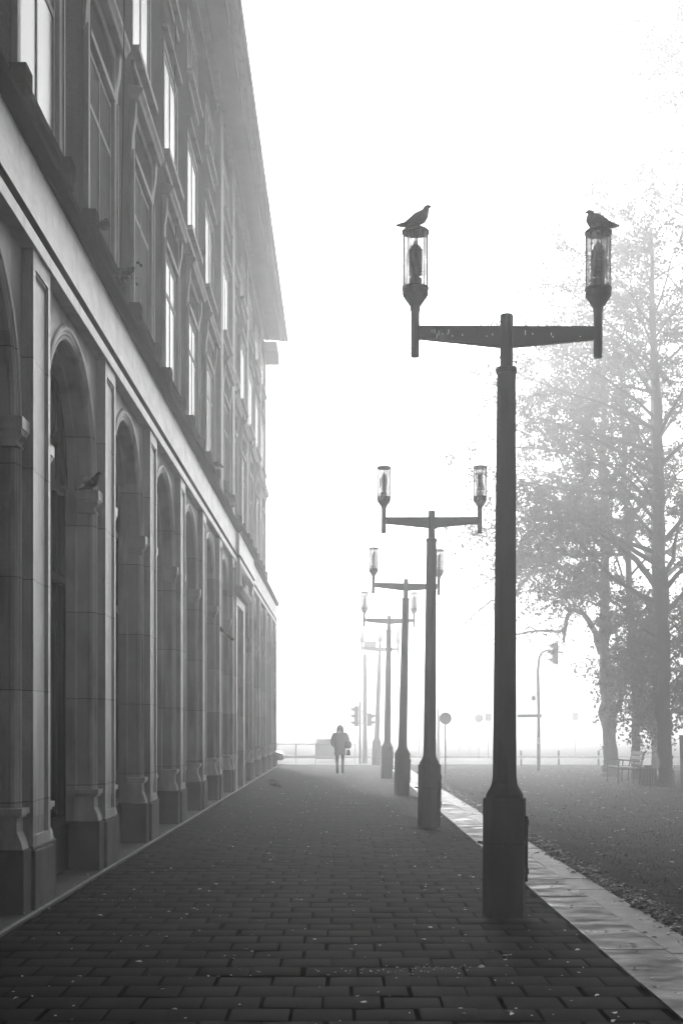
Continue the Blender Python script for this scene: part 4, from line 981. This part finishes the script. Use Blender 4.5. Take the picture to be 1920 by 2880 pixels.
# overhead wires
def wire(pts, label):
    m = MB(); m.tube(pts, .012, 4); tag(m.build('overhead_wire', M['iron']), label, 'wire', 'overhead tram wires in the fog')
def sagline(a, b, n=24, sag=.15):
    a, b = Vector(a), Vector(b); return [a.lerp(b, i/n)-Vector((0, 0, sag*4*(i/n)*(1-i/n))) for i in range(n+1)]
wire(sagline((-2.6, 58.5, P(785, 1648, 58.5)[2]), P(2000, 1760, 62)), 'upper thin overhead wire running right from the building corner')
wire(sagline(P(780, 1887, 75), P(2000, 1887, 75), sag=.05), 'lower thin overhead wire crossing behind all the lamps')
# far trees as masses in the fog
for i, (x, yy, h) in enumerate(((-9, 150, 13), (-2.5, 165, 10), (4, 170, 9))):
    rng = random.Random(90+i); root = empty('distant_tree', (x, yy, 0), ['leftmost blurred tree mass at the end of the street', 'middle blurred tree mass at the end of the street', 'rightmost blurred tree mass at the end of the street'][i], 'tree', 'blurred trees at the far end of the street')
    m = MB(); m.tube([(0, 0, 0), (.1, 0, h*.4), (0, 0, h*.7)], [.3, .2, .05], 8); m.build('trunk', M['bark'], root)
    m = MB()
    for k in range(1500):
        a = rng.uniform(0, 6.28); e = rng.uniform(-1, 1); rr = rng.random()**.4; c = Vector((math.cos(a)*math.sqrt(1-e*e)*rr*h*.38, math.sin(a)*math.sqrt(1-e*e)*rr*h*.38, h*.58+e*rr*h*.4)); leafquad(m, c, .35, rng)
    m.build('crown', M['leaf'], root)

# ------------------------------------------------------------------ fallen leaves, litter band, grass
def flat_leaf(m, x, yy, z, s, rng):
    a = rng.uniform(0, 6.28); c, d = math.cos(a), math.sin(a); k = rng.uniform(.4, .9); tl = rng.gauss(0, .3)
    pts = [(-s, 0, 0), (-s*.3, -s*k*.6, .25*s), (s*.5, -s*k*.5, .1*s), (s, 0, .15*s), (s*.4, s*k*.55, .3*s), (-s*.4, s*k*.5, .05*s)]
    m.add([(x+p[0]*c-p[1]*d, yy+p[0]*d+p[1]*c, z+.002+max(0, p[2]+p[1]*tl)) for p in pts], [tuple(range(6))])
rng = random.Random(12)
m = MB()
for i in range(620):
    yy = 7+rng.random()**1.6*40; x = rng.uniform(-2.6, 1.85)
    flat_leaf(m, x, yy, .003, rng.choice((.008, .011, .014, .018, .026)) , rng)
for cx, cyy, n, sp in ((-1.55, 11.0, 5, .1), (.35, 9.4, 40, .16), (.62, 9.55, 26, .1), (-2.3, 13.3, 18, .12)):
    for i in range(n): flat_leaf(m, cx+rng.gauss(0, sp*1.3), cyy+rng.gauss(0, sp*.5), .004, rng.uniform(.005, .014), rng)
for i in range(60): flat_leaf(m, -2.68+rng.gauss(0, .04), rng.uniform(12, 30), .034, rng.uniform(.008, .02), rng)
tag(m.build('scattered_leaf_bits', M['bits']), 'pale bits of leaf scattered over the dark paving slabs', 'leaves', kind='stuff')
m = MB(); m2 = MB()
for i in range(5200):
    yy = 7+rng.random()**1.5*45; x = 2.78+rng.gauss(0, .085)+.03*math.sin(yy*2)
    flat_leaf(m if rng.random() < .25 else m2, x, yy, -.012+rng.random()*.025, rng.uniform(.02, .045), rng)
for i in range(160):
    yy = 7+rng.random()**1.5*30; x = rng.uniform(1.9, 2.65); flat_leaf(m2 if rng.random() < .6 else m, x, yy, .004, rng.uniform(.012, .035), rng)
for i in range(4200):
    yy = 9+rng.random()**1.3*44; x = 3.1+rng.random()*14
    flat_leaf(m if rng.random() < .35 else m2, x, yy, .02+min(.05, max(0, (x-4)*.01)), rng.uniform(.02, .055), rng)
tag(m.build('fallen_leaves', M['litter']), 'pale fallen leaves along the gutter and over the park lawn', 'leaves', kind='stuff')
tag(m2.build('rotting_leaves', M['litterdark']), 'dark rotting leaves banked in the gutter beside the concrete strip', 'leaves', kind='stuff')
m = MB()
for i in range(42000):
    yy = 10+rng.random()**1.2*48; x = 3.15+rng.random()**1.1*16
    z = -.03+min(.05, max(0, (x-4)*.01)); a = rng.uniform(0, 6.28); h = rng.uniform(.02, .06); dx, dy = .006*math.cos(a), .006*math.sin(a)
    m.add([(x-dx, yy-dy, z), (x+dx, yy+dy, z), (x+rng.gauss(0, .02), yy+rng.gauss(0, .02), z+h)], [(0, 1, 2)])
tag(m.build('grass', M['grass']), 'short thin grass over the park lawn', 'grass', kind='stuff')

# ------------------------------------------------------------------ haze
m = MB(); m.box(-140, 140, -125, 240, -1.6, 26.5)
hz = m.build('haze', None); tag(hz, kind='stuff'); hz['label'] = 'thick pale fog filling the street'
hm = bpy.data.materials.new('haze'); hm.use_nodes = True; n = hm.node_tree; n.nodes.clear()
out = n.nodes.new('ShaderNodeOutputMaterial'); pv = n.nodes.new('ShaderNodeVolumePrincipled')
pv.inputs['Density'].default_value = HAZE_DENSITY; pv.inputs['Color'].default_value = (HAZE_COLOR,)*3+(1,); pv.inputs['Anisotropy'].default_value = .82
n.links.new(pv.outputs[0], out.inputs['Volume']); hz.data.materials.append(hm)
